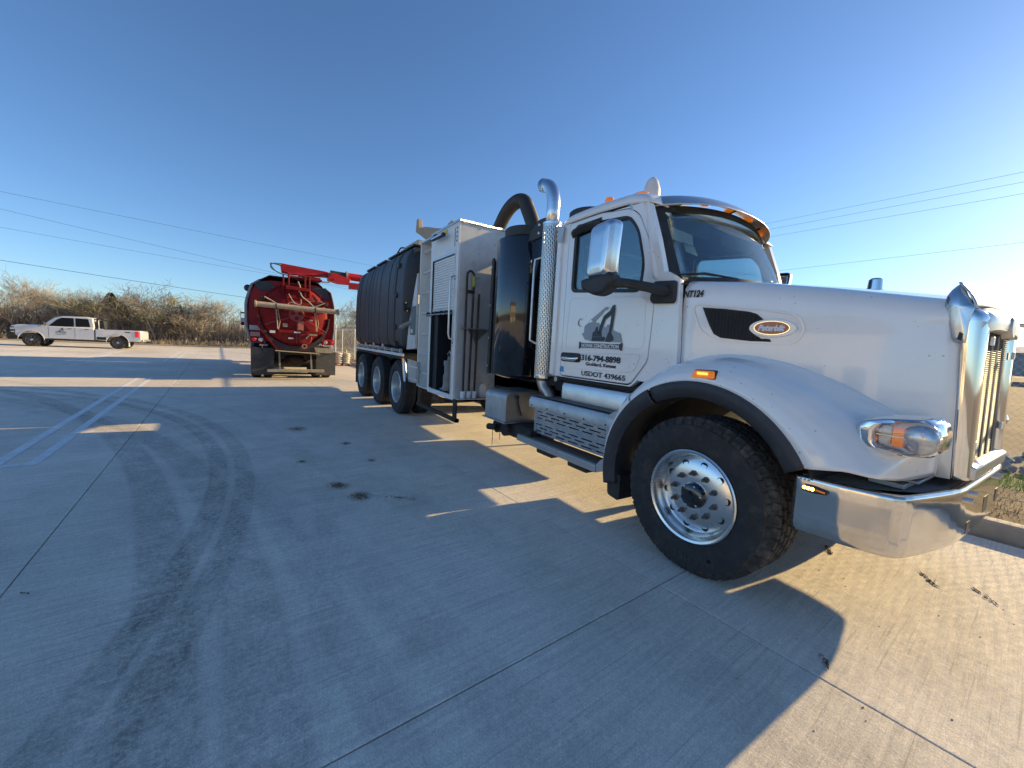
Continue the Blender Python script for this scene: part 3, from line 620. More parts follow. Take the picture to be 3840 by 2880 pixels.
# A pillars, windshield
def ws(u, v):
    """u across 0..1 near to far, v 0 bottom..1 top"""
    b = 1-(2*u-1)**2; yb = lerp(2.955, 5.045, u); yt = lerp(3.0, 5.0, u)
    return Vector((lerp(-2.245+.33*b, -2.52+.22*b, v), lerp(yb, yt, v), lerp(2.235+.05*b, 2.945+.075*b, v)))
M().grid(lambda u, v: ws(lerp(.05, .95, u), lerp(.05, .93, v)), 20, 8).obj('windshield', WSG, T, smooth=80, solid=.004)
fr = M()
N = 28
lo = [(u/N, 0) for u in range(N+1)]+[(1, v/8) for v in range(1, 9)]+[(1-u/N, 1) for u in range(1, N+1)]+[(0, 1-v/8) for v in range(1, 8)]
vs = []
for (u, v) in lo:
    iu, iv = lerp(.055, .945, u), lerp(.055, .91, v); p = ws(u, v); q = ws(iu, iv); vs += [p+Vector((.012, 0, .003)), q+Vector((.012, 0, .003)), q-Vector((.01, 0, 0)), p-Vector((.01, 0, 0))]
k = len(lo); fr.add(vs, [(4*i+a, 4*i+b, 4*((i+1) % k)+b, 4*((i+1) % k)+a) for i in range(k) for a, b in ((0, 1), (1, 2), (2, 3), (3, 0))])
fr.obj('windshield_surround', BLACKP, T, smooth=40)
for s in (0, 1):
    def ap(u, v):
        p = ws(.002, u); q = Vector((lerp(-2.335, -2.50, u)-.0, 2.902, lerp(2.27, 2.965, u)))
        c = p.lerp(q, v)+Vector((0, -.02*sin(pi*v), 0)); return (c.x, 2*YC-c.y if s else c.y, c.z)
    M().grid(ap, 12, 6).obj('a_pillar', WHITE, T, solid=.02, smooth=60)
# visor band above the windshield
def visor(u, v):
    t = 2*u-1; b = 1-abs(t)**2.2; y = YC+1.10*t; w = .06+.17*(1-abs(t)**5)
    x0 = -2.66+.25*b; z0 = 2.985+.10*b
    return (x0+w*v-.05*abs(t)**8, y, z0+lerp(.035, -.075, v**1.4)*(1-.5*abs(t)**6)+.03*sin(pi*v)-.03*abs(t)**10)
M().grid(visor, 40, 10).obj('sun_visor', ALU, T, solid=.008, smooth=60)
for y in (3.35, 4.0, 4.65):
    b = 1-abs((y-4)/1.12)**2.2; M().beam((-2.70+.28*b, y, 2.96+.09*b), (-2.58+.28*b, y, 2.985+.09*b), .03, .012).obj('visor_bracket', BLACKP, T)
M().sphere((-2.80, 3.16, 3.155), .07, 14, (1.5, .8, .45)).obj('roof_lamp', AMBER, T)
for y in (3.62, 4.0, 4.38, 4.85):
    b = 1-abs((y-4)/1.12)**2.2; M().sphere((-2.60+.24*b, y, 3.00+.085*b), .05, 14, (1.2, 1.2, .5)).obj('roof_lamp', AMBER, T)
M().lathe([(.0, 0), (.05, .0), (.052, .06), (.04, .085), (0, .09)], (-3.22, 3.18, 3.165), (0, 0, 1), 16).obj('beacon', AMBER, T)
M().lathe([(.0, -.12), (.08, -.10), (.092, 0), (.085, .12), (.06, .20), (.03, .235), (0, .24)], (-3.02, 3.60, 3.27), (0, 0, 1), 20).obj('antenna_dome', mat('dome_white', (.7, .7, .66), .4), T)
# wiper
M().tube([(-2.02, 3.55, 2.28), (-2.04, 3.45, 2.33), (-2.10, 3.25, 2.33)], .009, 6).obj('wiper_arm', BLACKP, T)
M().tube([(-2.19, 3.0, 2.30), (-2.09, 3.27, 2.335), (-1.99, 3.62, 2.325)], [.006, .013, .006], 6).obj('wiper_blade', BLACKP, T)
# interior trim
TRIM = mat('cab_trim', (.035, .04, .045), .8, var=.2)
M().grid(lambda u, v: (lerp(-3.66, -2.50, u), lerp(2.97, 5.03, v), 2.93+.13*sin(pi*v)**.5*min(1, 6*u, 6*(1-u))), 12, 16).obj('headliner', TRIM, T, solid=.01)
for a_, b_ in ((2.972, 2.985), (2*YC-2.985, 2*YC-2.972)): M().ring([(-3.66, 1.32), (-2.45, 1.32), (-2.33, 1.6), (-2.33, 2.33), (-2.5, 2.93), (-3.66, 2.95)], grow(WIN, .03), 'y', a_, b_).obj('door_trim', TRIM, T, smooth=0)
M().ring([(2.98, 1.32), (5.02, 1.32), (5.02, 2.95), (2.98, 2.95)], grow(RW, .01), 'x', -3.645, -3.63).obj('rear_trim', TRIM, T, smooth=0)
# interior
M().prism([(-2.15, 1.9), (-2.15, 2.20), (-2.35, 2.20), (-2.55, 2.10), (-2.6, 1.9)], 'y', 2.97, 5.03).obj('dashboard', DASH, T, bevel=.02)
def seat(y):
    s = M().prism(roundpoly([(-3.35, 1.62), (-2.88, 1.62), (-2.86, 1.78), (-3.3, 1.80)], .04), 'y', y-.27, y+.27).obj('seat', SEAT, T, bevel=.03)
    M().prism(roundpoly([(-3.42, 1.76), (-3.26, 1.76), (-3.33, 2.50), (-3.46, 2.50)], .05), 'y', y-.25, y+.25).obj('seat_back', SEAT, s, bevel=.03)
    M().prism(roundpoly([(-3.44, 2.52), (-3.36, 2.52), (-3.38, 2.70), (-3.46, 2.70)], .03), 'y', y-.14, y+.14).obj('headrest', SEAT, s, bevel=.02)
    M().box(-3.3, -2.95, y-.18, y+.18, 1.31, 1.62).obj('seat_base', BLACKF, s)
seat(3.4); seat(4.6)
M().lathe([(.225, -.013), (.24, -.007), (.245, 0), (.24, .007), (.225, .013), (.215, 0)], (-2.66, 4.6, 2.24), (-.55, 0, .83), 36, close=True).obj('steering_wheel', DASH, T)
M().cyl((-2.66, 4.6, 2.24), (-2.35, 4.6, 1.95), .03).obj('steering_column', DASH, T)
M().prism(rrect(3.25, 3.9, 2.80, 2.93, .03), 'x', -2.50, -2.48).obj('inner_visor', SEAT, T)
M().prism(rrect(4.1, 4.75, 2.80, 2.93, .03), 'x', -2.50, -2.48).obj('inner_visor', SEAT, T)
# lettering and door emblem
e90 = (radians(90), 0, 0)
yd = 2.8925
text('316-794-8898', near_door, INKN, (-3.171, yd, 1.508), .058, e90, width=.543, bold=.0022)
text('Goddard, Kansas', near_door, INKN, (-3.10, yd, 1.458), .034, e90, width=.42, bold=.0012)
text('USDOT 439665', near_door, INKN, (-3.154, yd, 1.348), .05, e90, width=.60, bold=.0008)
text('NT124', T, INKN, (-2.062, hy(-2.062)-.001, 2.096), .05, (radians(90), 0, math.atan(.31)), shear=.22, width=.155, bold=.0035)
banner = [(-3.205, 1.628), (-3.19, 1.640), (-2.652, 1.640), (-2.635, 1.628), (-2.618, 1.63), (-2.618, 1.70), (-2.635, 1.703), (-2.65, 1.69), (-3.19, 1.69), (-3.205, 1.703), (-3.222, 1.70), (-3.222, 1.63)]
flat(banner, near_door, INKD, 'banner', yd)
text('NOWAK CONSTRUCTION', near_door, INKW, (-3.180, yd-.002, 1.6475), .035, e90, width=.52, bold=.0016)
grey = [[(-3.16, 1.795), (-3.19, 1.79), (-3.14, 1.725), (-3.03, 1.707), (-2.63, 1.707), (-2.64, 1.74), (-2.655, 1.79), (-2.75, 1.82), (-2.80, 1.877), (-2.835, 1.877), (-2.85, 1.84), (-2.885, 1.865), (-2.90, 1.82), (-2.955, 1.895), (-3.03, 1.91), (-3.10, 1.90), (-3.155, 1.865)],
        [(-3.07, 1.93), (-3.05, 1.94), (-2.87, 2.05), (-2.83, 2.05), (-2.845, 2.025), (-2.88, 2.02), (-2.97, 1.94), (-3.02, 1.905)]]
for g in grey: flat(g, near_door, INKG, 'machine_silhouette', yd)
M().tube([(-3.17+.045*(cos(a)-1)*1.0, yd, 1.905+.04*sin(a)) for a in [radians(q) for q in range(60, 300, 20)]], .005, 4).obj('machine_silhouette', INKG, near_door, smooth=0)
dark = [[(-2.95, 1.80), (-2.915, 1.90), (-2.886, 1.965), (-2.81, 2.01), (-2.775, 2.06), (-2.748, 2.068), (-2.742, 2.02), (-2.757, 1.86), (-2.768, 1.80), (-2.802, 1.797), (-2.79, 1.90), (-2.786, 1.975), (-2.86, 1.93), (-2.885, 1.87), (-2.905, 1.79)],
        [(-3.03, 1.755), (-3.025, 1.80), (-2.995, 1.815), (-2.985, 1.85), (-2.955, 1.86), (-2.95, 1.81), (-2.90, 1.795), (-2.89, 1.757)],
        [(-3.035, 1.715), (-3.03, 1.752), (-2.85, 1.757), (-2.842, 1.735), (-2.86, 1.712)],
        [(-2.845, 1.712), (-2.81, 1.80), (-2.77, 1.80), (-2.735, 1.75), (-2.733, 1.725), (-2.78, 1.706)]]
for g in dark: flat(g, near_door, INKD, 'excavator_silhouette', yd-.002)
flat([(-3.518, 1.36), (-3.515, 1.418), (-3.462, 1.418), (-3.462, 1.385), (-3.45, 1.36)], near_door, INKB, 'blue_sticker', yd)
text('T', near_door, INKW, (-3.508, yd-.002, 1.388), .02, e90); text('T', near_door, INKW, (-3.488, yd-.002, 1.366), .02, e90)
# hood vent, bezel, oval badge
VENT = [(-1.912, 2.009), (-1.741, 1.993), (-1.60, 1.972), (-1.55, 1.955), (-1.506, 1.915), (-1.558, 1.89), (-1.585, 1.852), (-1.561, 1.809), (-1.506, 1.773), (-1.455, 1.772), (-1.437, 1.739), (-1.766, 1.771), (-1.816, 1.80), (-1.853, 1.87)]
hside(VENT, 'vent_backing', BLACKF, out=-.014+.016, inn=-.006)
BZ = roundpoly([(-2.0, 2.05), (-1.558, 1.999), (-1.30, 1.95), (-1.25, 1.84), (-1.30, 1.735), (-1.81, 1.74), (-1.93, 1.83)], .06)
hring(grow(BZ, .0), grow(BZ, -.016), 'vent_bezel', WHITE, .009, -.01)
# honeycomb mesh of the vent, one joined part
vm = M(); s_ = .0135
def inside(p, poly):
    c = False; j = len(poly)-1
    for i in range(len(poly)):
        if (poly[i][1] > p[1]) != (poly[j][1] > p[1]) and p[0] < (poly[j][0]-poly[i][0])*(p[1]-poly[i][1])/(poly[j][1]-poly[i][1])+poly[i][0]: c = not c
        j = i
    return c
gv = grow(VENT, -.008)
for i in range(-2, 30):
    for j in range(-2, 30):
        cx, cz = -1.93+i*s_*1.75, 1.73+j*s_*1.0*1.02+(i % 2)*s_*.51
        hx = [(cx+s_*cos(radians(60*q)), cz+s_*.6*sin(radians(60*q))) for q in range(6)]
        if all(inside(h, gv) for h in hx):
            for q in range(6):
                a, b = hx[q], hx[(q+1) % 6]; vm.beam((a[0], hy(a[0])-.004, a[1]), (b[0], hy(b[0])-.004, b[1]), .003, .008, up=(0, 1, 0))
vm.obj('vent_mesh', BLACKP, T, smooth=0, fix=False, kind='stuff')
def ell(cx, cz, a, b, n=40): return [(cx+a*cos(2*pi*i/n), cz+b*sin(2*pi*i/n)) for i in range(n)]
hside(ell(-1.443, 1.85, .140, .066), 'badge_ring', WHITE, out=.012, inn=-.012, bevel=.004)
bd = hside(ell(-1.443, 1.851, .105, .049), 'badge', BADGE, out=.018, inn=.010, bevel=.002)
hring(ell(-1.443, 1.851, .1075, .051), ell(-1.443, 1.851, .1015, .0455), 'badge_rim', CHROME, .0205, .01)
text('Peterbilt', bd, INKW, (-1.525, hy(-1.525)-.0195, 1.832), .040, (radians(90), 0, math.atan(.31)), shear=.35, width=.168, bold=.003)
MIRR = mat('satin_chrome', (.72, .73, .75), .2, 1, var=.05, dirt=(.4, .39, .38), dirt_amt=.3, dscale=5)
DUSTY = mat('dusty_polish', (.66, .63, .56), .34, .9, var=.12, scale=9, dirt=(.5, .44, .34), dirt_amt=.6, dscale=9)
# ---- nose: bright grille surround, radiator, crown
def surround(side):
    def fn(u, v):
        z = lerp(.985, 1.985, u); k = (z-1)/1.03; tb = .05*max(0, (u-.94)/.06)**2
        P = [(-.512-.06*k, 3.437-.018*k), (-.49-.055*k, 3.44-.018*k), (-.462-.045*k, 3.452-.015*k), (-.45-.035*k, 3.475), (-.447-.03*k, 3.51), (-.452-.03*k, 3.55), (-.475-.03*k, 3.562), (-.53-.03*k, 3.565)]
        q = v*7; i = min(int(q), 6); x, y = lerp(P[i][0], P[i+1][0], q-i)-tb, lerp(P[i][1], P[i+1][1], q-i)
        return (x, 2*YC-y if side else y, z)
    M().grid(fn, 50, 14).obj('grille_surround', CHROME, T, solid=.006, smooth=50)
surround(0); surround(1)
def top_sur(u, v):   # top member of the surround, arched
    y = lerp(3.447, 4.553, u); t = abs(2*u-1); b = 1-t**2.5; P = [(-.62, 2.02), (-.56, 2.0), (-.50, 1.985), (-.468, 1.96), (-.458, 1.92), (-.462, 1.865), (-.50, 1.85)]
    q = v*6; i = min(int(q), 5); e = .035*t**8; return (lerp(P[i][0], P[i+1][0], q-i)+.01*b-e, y, lerp(P[i][1], P[i+1][1], q-i)+.012*b-.03*t**6)
M().grid(top_sur, 40, 12).obj('grille_surround', DUSTY, T, solid=.006, smooth=60)
M().prism([(-.50, .985), (-.43, .985), (-.425, 1.06), (-.46, 1.075), (-.50, 1.075)], 'y', 3.50, 4.50).obj('grille_surround', ALU, T, bevel=.008)
M().box(-.60, -.56, 3.56, 4.44, 1.0, 1.95).obj('radiator', BLACKF, T)
gm = M()
for i in range(60):
    z = 1.080+i*.0133; x = -.474-.035*(z-1)*.9; gm.hexa([(x-.02, 3.567, z-.002), (x, 3.567, z), (x, 4.433, z), (x-.02, 4.433, z-.002)], [(x-.012, 3.567, z+.010), (x, 3.567, z+.0015), (x, 4.433, z+.0015), (x-.010, 4.433, z+.008)])
gm.obj('grille_louvre', mat('louvre_metal', (.20, .18, .145), .6, .0), T, smooth=0, fix=False, kind='stuff')
for i in range(4):
    y = 3.72+.19*i; M().beam((-.475, y, 1.06), (-.505, y, 1.875), .055, .006, up=(1, 0, 0)).obj('grille_bar', mat('bar_dark', (.10, .09, .08), .6) if i == 0 else bpy.data.materials['bar_dark'], T, bevel=.003)
M().lathe([(0, .05), (.062, .05), (.068, .04), (.068, 0), (0, 0)], (-.485, 4.0, 1.90), (1, 0, .05), 28).obj('grille_emblem', mat('emblem_grey', (.55, .52, .46), .4, .5), T, bevel=.004)
for z, y in ((1.80, 3.60), (1.74, 4.40), (1.25, 4.40), (1.18, 3.60)):
    M().box(-.47, -.455, y-.02, y+.02, z-.025, z+.025).obj('screen_clip', INKW, T, bevel=.004)
# crown: bright deflector wrapped over the hood nose
def crown(u, v):
    t = 2*u-1; y = YC+.575*t; b = (1-abs(t)**3); 
    x = lerp(-.525+.03*b, -.603+.01*b, v)+.012*sin(pi*v); z = lerp(1.985+.02*b, 2.128+.03*b, v)
    return (x, y, z)
M().grid(crown, 36, 12).obj('hood_crown', DUSTY, T, solid=.006, smooth=60)
for s in (0, 1):
    poly = [(-.598, 2.128), (-.616, 2.108), (-.631, 2.086), (-.642, 2.059), (-.646, 2.025), (-.643, 1.991), (-.633, 1.957), (-.617, 1.906), (-.605, 1.864), (-.587, 1.797), (-.582, 1.787), (-.569, 1.783), (-.537, 1.778), (-.536, 1.80), (-.537, 1.893), (-.533, 1.926), (-.525, 1.985), (-.542, 2.013), (-.561, 2.053), (-.581, 2.098)]
    def cs(u, v, s=s):
        q = u*len(poly); i = int(q+1e-6) % len(poly); a = poly[i]; b = poly[(i+1) % len(poly)]; f = q-int(q+1e-6); x, z = lerp(a[0], b[0], f), lerp(a[1], b[1], f)
        x, z = lerp(-.585, x, v), lerp(1.99, z, v); y = 3.398+.014*v**2+.25*max(0, -.60-x)*0+.6*max(0, z-1.84)**2*v; return (x, 2*YC-y if s else y, z)
    M().grid(cs, 60, 8, wrapu=True).obj('crown_side', MIRR, T, solid=.004, smooth=60)
M().prism([(-.57, 1.80), (-.553, 1.79), (-.55, 1.83), (-.565, 1.84)], 'y', 3.39, 3.40).obj('crown_slot', BLACKP, T, smooth=0)
for y in (3.70, 3.78): M().cyl((-.552, y, 2.07), (-.535, y, 2.072), .009).obj('crown_screw', BLACKP, T)
# bumper
BH = [(-1.03, 2.735), (-.80, 2.752), (-.66, 2.785), (-.60, 2.808), (-.567, 2.838), (-.548, 2.885), (-.52, 3.0), (-.49, 3.14), (-.465, 3.27), (-.450, 3.37), (-.443, 3.47), (-.441, 3.7)]
BP = BH+[(x, 2*YC-y) for x, y in BH[::-1]]
def bump(u, v):
    q = u*23; i = min(int(q), 22); x, y = lerp(BP[i][0], BP[i+1][0], q-i), lerp(BP[i][1], BP[i+1][1], q-i)
    V = [(.045, .942), (.02, .946), (.004, .938), (0, .92), (.002, .8), (.0, .66), (.006, .625), (.02, .605), (.05, .60)]
    q2 = v*8; j = min(int(q2), 7); off, z = lerp(V[j][0], V[j+1][0], q2-j), lerp(V[j][1], V[j+1][1], q2-j)
    z += .0*(x+1); nx, ny = (x+1.2), (y-4.0)*.8; L = hypot(nx, ny); return (x-nx/L*off, y-ny/L*off, z)
bp = M().grid(bump, 138, 16).obj('front_bumper', BUMPERM, T, solid=.006, smooth=60)
for y in (3.48, 3.56, 4.33, 4.41): M().cyl((-.452, y, .90-.03*(y < 3.5)), (-.415, y, .90-.03*(y < 3.5)), .016, n=8).obj('bumper_bolt', ALU, bp)
for y, y1_, z0_, z1_ in ((3.57, 3.655, .645, .715), (4.02, 4.16, .69, .80), (4.44, 4.53, .70, .79)): M().box(-.449, -.438, y, y1_, z0_, z1_).obj('bumper_slot', BLACKF, bp, smooth=0)
M().grid(lambda u, v: (lerp(-1.02, -.50, u), lerp(lerp(2.78, 3.25, u**2), lerp(5.22, 4.75, u**2), v), .925), 12, 4).obj('bumper_deck', TREADD, bp, solid=.006)
M().box(-.78, -.62, 3.05, 3.4, .935, .965).obj('deck_bracket', ALUDULL, bp, bevel=.004); M().box(-.74, -.58, 3.12, 3.44, .968, .985).obj('deck_bracket', ALUDULL, bp, bevel=.004)
lm = M().prism(roundpoly([(-.99, .862), (-.93, .858), (-.86, .868), (-.86, .888), (-.93, .902), (-.98, .90)], .01), 'y', 2.722, 2.738).obj('bumper_marker', BLACKP, bp, bevel=.003)
for i, x in enumerate((-.973, -.953, -.933)): M().sphere((x, 2.722, .882), .0105, 10, (1, .5, 1)).obj('marker_lamp', LAMPON, lm)
M().tube([(-.915, 2.7215, .883), (-.87, 2.7215, .879)], .005, 6).obj('marker_lens', AMBER, lm)
for i in range(3): M().cyl((-1.0+.02*i, 2.735, .925), (-1.0+.02*i, 2.729, .925), .006, n=8).obj('rivet', ALU, bp)
M().box(-3.0, -.60, 3.45, 3.57, .55, .85).obj('chassis_rail', BLACKF, T); M().box(-3.0, -.60, 4.43, 4.55, .55, .85).obj('chassis_rail', BLACKF, T)
M().box(-1.5, -.6, 3.2, 4.8, .66, .9).obj('engine_pan', BLACKF, T, bevel=.05)
# headlight pod
HP = [(-.810, 1.195), (-.815, 1.275), (-.785, 1.318), (-.70, 1.342), (-.60, 1.352), (-.565, 1.335), (-.555, 1.27), (-.56, 1.19), (-.575, 1.158), (-.615, 1.143), (-.72, 1.160), (-.785, 1.165)]
HP = [(-.810, 1.195), (-.815, 1.275), (-.785, 1.318), (-.70, 1.342), (-.552, 1.355), (-.512, 1.33), (-.494, 1.27), (-.503, 1.19), (-.535, 1.156), (-.596, 1.143), (-.72, 1.160), (-.785, 1.165)]
HPr = roundpoly(HP, .012, 2)
def podn(u, v):
    n = len(HPr); i = round(u*n) % n; x, z = HPr[i]; cx, cz = -.66, 1.245
    V = [(1.08, .19), (1.08, .07), (1.02, .015), (.97, -.012), (.88, -.02), (.83, -.014), (.81, .005)]
    q = v*6; j = min(int(q), 5); s_, dy = lerp(V[j][0], V[j+1][0], q-j), lerp(V[j][1], V[j+1][1], q-j); back = .075*max(0, min(1, (x+.66)/.12))
    X = cx+(x-cx)*s_; X += (.055*max(0, min(1, (1.0-s_)/.12))*min(1, (cx-x)/.05) if x < cx else 0)
    return (X, 2.86+dy+back, cz+(z-cz)*s_)
pod = M().grid(podn, len(HPr), 18, wrapu=True).obj('headlight', CHROME, T, smooth=60)
def sc2(p, s_): return [(-.628+(x+.66)*s_, 1.245+(z-1.245)*s_) for x, z in p]
M().prism(sc2(HPr, .83), 'y', 2.915, 2.925).obj('headlight_bowl', ALU, pod, smooth=0)
M().lathe([(.0, .0), (.03, .003), (.055, .010), (.075, .03), (.078, .07)], (-.560, 2.862, 1.248), (0, 1, 0), 24).obj('headlight_bulb', CLEARL, pod)
for z0_, z1_ in ((1.253, 1.298), (1.196, 1.243)): M().prism(rrect(-.662, -.618, z0_, z1_, .006), 'y', 2.875, 2.915).obj('turn_signal', AMBER, pod, bevel=.003)
for z in (1.278, 1.216): M().lathe([(0, 0), (.016, .004), (.018, .02)], (-.742, 2.88, z), (0, 1, 0), 14).obj('side_reflector', REDL if 0 else AMBER, pod)
M().box(-.735, -.60, 2.872, 2.88, 1.245, 1.2515).obj('headlight_rib', CHROME, pod)
for z0_, z1_ in ((1.256, 1.30), (1.196, 1.240)): M().box(-.725, -.672, 2.895, 2.91, z0_, z1_).obj('reflector_panel', CLEARL, pod, smooth=0)
def lensf(u, v):
    n = len(HPr); x, z = HPr[round(u*n) % n]; x0 = -.628
    V = [(0, -.022), (.35, -.021), (.6, -.017), (.78, -.008), (.86, .004), (.90, .03), (.90, .09)]
    q = v*6; j = min(int(q), 5); s_, dy = lerp(V[j][0], V[j+1][0], q-j), lerp(V[j][1], V[j+1][1], q-j)
    X = x0+(x+.66-.02)*s_*(.86 if x < -.66 else 1.08); return (X, 2.853+dy, 1.245+(z-1.245)*s_)
M().grid(lensf, len(HPr), 18, wrapu=True).obj('headlight_lens', LENS, pod, smooth=60)
M().grid(lambda u, v: (lambda p: (p[0]*.999, p[1]+.012, p[2]))(lensf(u, lerp(.75, 1, v))), len(HPr), 2, wrapu=True).obj('headlight_gasket', BLACKP, pod, smooth=60) if 0 else None
for s in (1,):   # far side pod
    M().sphere((-.66, 5.06, 1.25), .15, 16, (1.1, .8, .65)).obj('headlight', CHROME, T)
# ---- mirrors
def mirror(s):
    f = lambda y: 2*YC-y if s else y
    prof = rrect(-.145, .145, -.22, .24, .05, 5)
    def fn(u, v):
        n = len(prof); x, z = prof[round(u*n) % n]
        V = [(0, -.085), (.6, -.085), (.9, -.075), (1.0, -.04), (1.0, .03), (.97, .05)]
        q = v*5; j = min(int(q), 4); a, dy = lerp(V[j][0], V[j+1][0], q-j), lerp(V[j][1], V[j+1][1], q-j)
        X, Y, Z = x*a, dy, z*a; Z -= 0; rz = radians(-9)
        X2 = X*cos(rz)-Y*sin(rz)+.075*Z; Y2 = X*sin(rz)+Y*cos(rz); return (-2.545+X2, f(2.50+Y2), 2.462+Z)
    o = M().grid(fn, len(prof), 20, wrapu=True).obj('mirror', CHROME if 0 else MIRR, T, smooth=60)
    M().prism([(-2.69, 2.26), (-2.40, 2.27), (-2.40, 2.66), (-2.65, 2.68)], 'y', *sorted((f(2.525), f(2.545)))).obj('mirror_glass', CHROME, o, bevel=.01)
    M().prism(roundpoly([(-2.755, 2.245), (-2.385, 2.262), (-2.375, 2.19), (-2.46, 2.10), (-2.56, 2.085), (-2.74, 2.15)], .04), 'y', *sorted((f(2.425), f(2.56)))).obj('mirror_base', BLACKP, o, bevel=.03)
    M().tube([(-2.43, f(2.50), 2.19), (-2.33, f(2.56), 2.185), (-2.22, f(2.70), 2.16), (-2.17, f(2.88), 2.145)], [.045, .04, .042, .05], 10).obj('mirror_arm', BLACKP, o)
    M().prism(roundpoly([(-2.335, 2.09), (-2.31, 2.05), (-2.10, 2.04), (-2.085, 2.07), (-2.085, 2.225), (-2.30, 2.24)], .025), 'y', *sorted((f(2.865), f(2.906)))).obj('mirror_mount', BLACKP, o, bevel=.012)
mirror(0); mirror(1)
M().lathe([(0, .10), (.035, .10), (.05, .085), (.055, .0)], (-1.30, 4.55, 2.28), (0, 0, 1), 16).obj('hood_mirror', CHROME, T)
# window deflector
M().grid(lambda u, v: (lerp(-3.45, -3.02, u), 2.895-.07*sin(pi*min(1, v*1.1))*sin(pi*(.12+.8*u)), lerp(2.945, 2.85, v)-.03*(1-u)+.01*sin(pi*u)), 16, 6).obj('window_deflector', BLACKP, T, solid=.005)
M().box(-3.72, -2.35, 3.0, 5.0, 1.12, 1.27).obj('cab_underframe', BLACKF, T)
# ---- wheels (axis along y; outer face looks to -y; origin at hub centre, outer sidewall at y = 0)
def tyre_mesh(R, w, rb, lugs, rows, name, zig=.0, nu=360, nv=44, depth=.016, mt=None):
    prof = [(rb-.012, .05), (rb, .035), (rb+.02, .018), (rb+.06, .004), (lerp(rb, R, .5), 0), (lerp(rb, R, .75), .008), (R-.055, .022), (R-.03, .032), (R-.012, .045)]
    prof = prof+[(R, .062)]; m = M()
    tn = 26; tre = [(R, lerp(.062, w-.062, i/tn)) for i in range(1, tn)]
    full = prof+tre+[(r, w-h) for r, h in prof[::-1]]; K = len(full)-1
    def fn(u, v):
        r, h = full[round(v*K)]; an = 2*pi*u
        if h > .03 and h < w-.03 and r > R-.04:
            q = an/(2*pi)*lugs
            if rows:
                t = (h-.05)/(w-.1); zz = zig*abs(((q*2) % 1)-.5); row = t*rows+zz; fr_ = row % 1; i = int(row)
                cut = fr_ < .13 or fr_ > .93
                if lugs > 60: cut = fr_ < .2
                else: cut = cut or ((q+.5*i+.35*fr_) % 1) < .13
                if t < -.02 or t > 1.02: cut = ((q+.2) % 1) < .2
                if cut and 0 <= round(v*K): r -= depth*(1.5 if lugs < 60 else 1)
        return (r*cos(an), h, r*sin(an))
    m.grid(fn, nu, K, wrapu=True); return m.mesh(name, mt or TYRE, smooth=28)
RF = .59
front_tyre = tyre_mesh(RF, .44, .345, 46, 5, 'tyre', zig=.35, nu=368, mt=TYREM)
# the sidewall is plain rubber: second slot for faces inside the shoulder
front_tyre.materials.append(TYRE)
for p in front_tyre.polygons:
    c = p.center; r = hypot(c.x, c.z)
    if r < .50: p.material_index = 1
def add_wheel(parent, cx, cy, tyre, kind, flip=1, steer=0., R=.585):
    w = bpy.data.objects.new('wheel', None); COL.objects.link(w); w.parent = parent; w.empty_display_size = .1
    w.location = Vector((cx, cy, R-.006))-LOC.get(parent.name, Vector((0, 0, 0))); w.rotation_euler = (0, 0, steer+(pi if flip < 0 else 0))
    for nm, me, loc, rot in kind: 
        o = bpy.data.objects.new(nm, me); COL.objects.link(o); o.parent = w; o.location = loc; o.rotation_euler = rot
    o = bpy.data.objects.new('tyre', tyre); COL.objects.link(o); o.parent = w; return w
ax = (0, 1, 0)
frim = M().lathe([(.335, .06), (.345, .035), (.347, .024), (.338, .018), (.322, .024), (.312, .045), (.306, .075), (.300, .105), (.286, .118), (.262, .108), (.235, .098), (.18, .088), (.13, .082), (.118, .082), (.0, .082)], (0, 0, 0), ax, 72).mesh('rim', RIM, smooth=40)
RIMD = None
hole = M().lathe([(0, .004), (.019, .004), (.022, 0), (.0245, -.002), (.0245, .002)], (0, 0, 0), ax, 16).mesh('hand_hole', BLACKF)
nut = M().lathe([(0, -.052), (.011, -.052), (.0125, -.045), (.0125, -.012), (.022, -.010), (.022, .0)], (0, 0, 0), ax, 10).mesh('lug_nut', mat('dirty_nut', (.13, .12, .11), .5, .7), smooth=30)
fhub = M().lathe([(0, -.075), (.03, -.074), (.034, -.066), (.036, -.05), (.075, -.046), (.09, -.034), (.096, -.01), (.098, .0), (.116, .002), (.12, .02)], (0, .082, 0), ax, 40).mesh('hub', BLACKG, smooth=35)
hbolt = M().lathe([(0, -.008), (.008, -.006), (.008, 0)], (0, 0, 0), ax, 8).mesh('hub_bolt', ALU)
def ringof(nm, me, n, r, h, a0=0): return [(nm, me, (r*cos(a0+2*pi*i/n), h, r*sin(a0+2*pi*i/n)), (0, 0, 0)) for i in range(n)]
fkind = [('rim', frim, (0, 0, 0), (0, 0, 0)), ('hub', fhub, (0, 0, 0), (0, 0, 0))]+ringof('hand_hole', hole, 10, .242, .0985, .12)+ringof('lug_nut', nut, 10, .165, .086, .43)+ringof('hub_bolt', hbolt, 6, .079, .037, .2)
STEER = radians(0)
wf = add_wheel(T, -1.67, 2.665, front_tyre, fkind, steer=STEER)
add_wheel(T, -1.67, 2*YC-2.665, front_tyre, fkind[:2], flip=-1)
RAISED = mat('raised_rubber', (.045, .043, .042), .6)
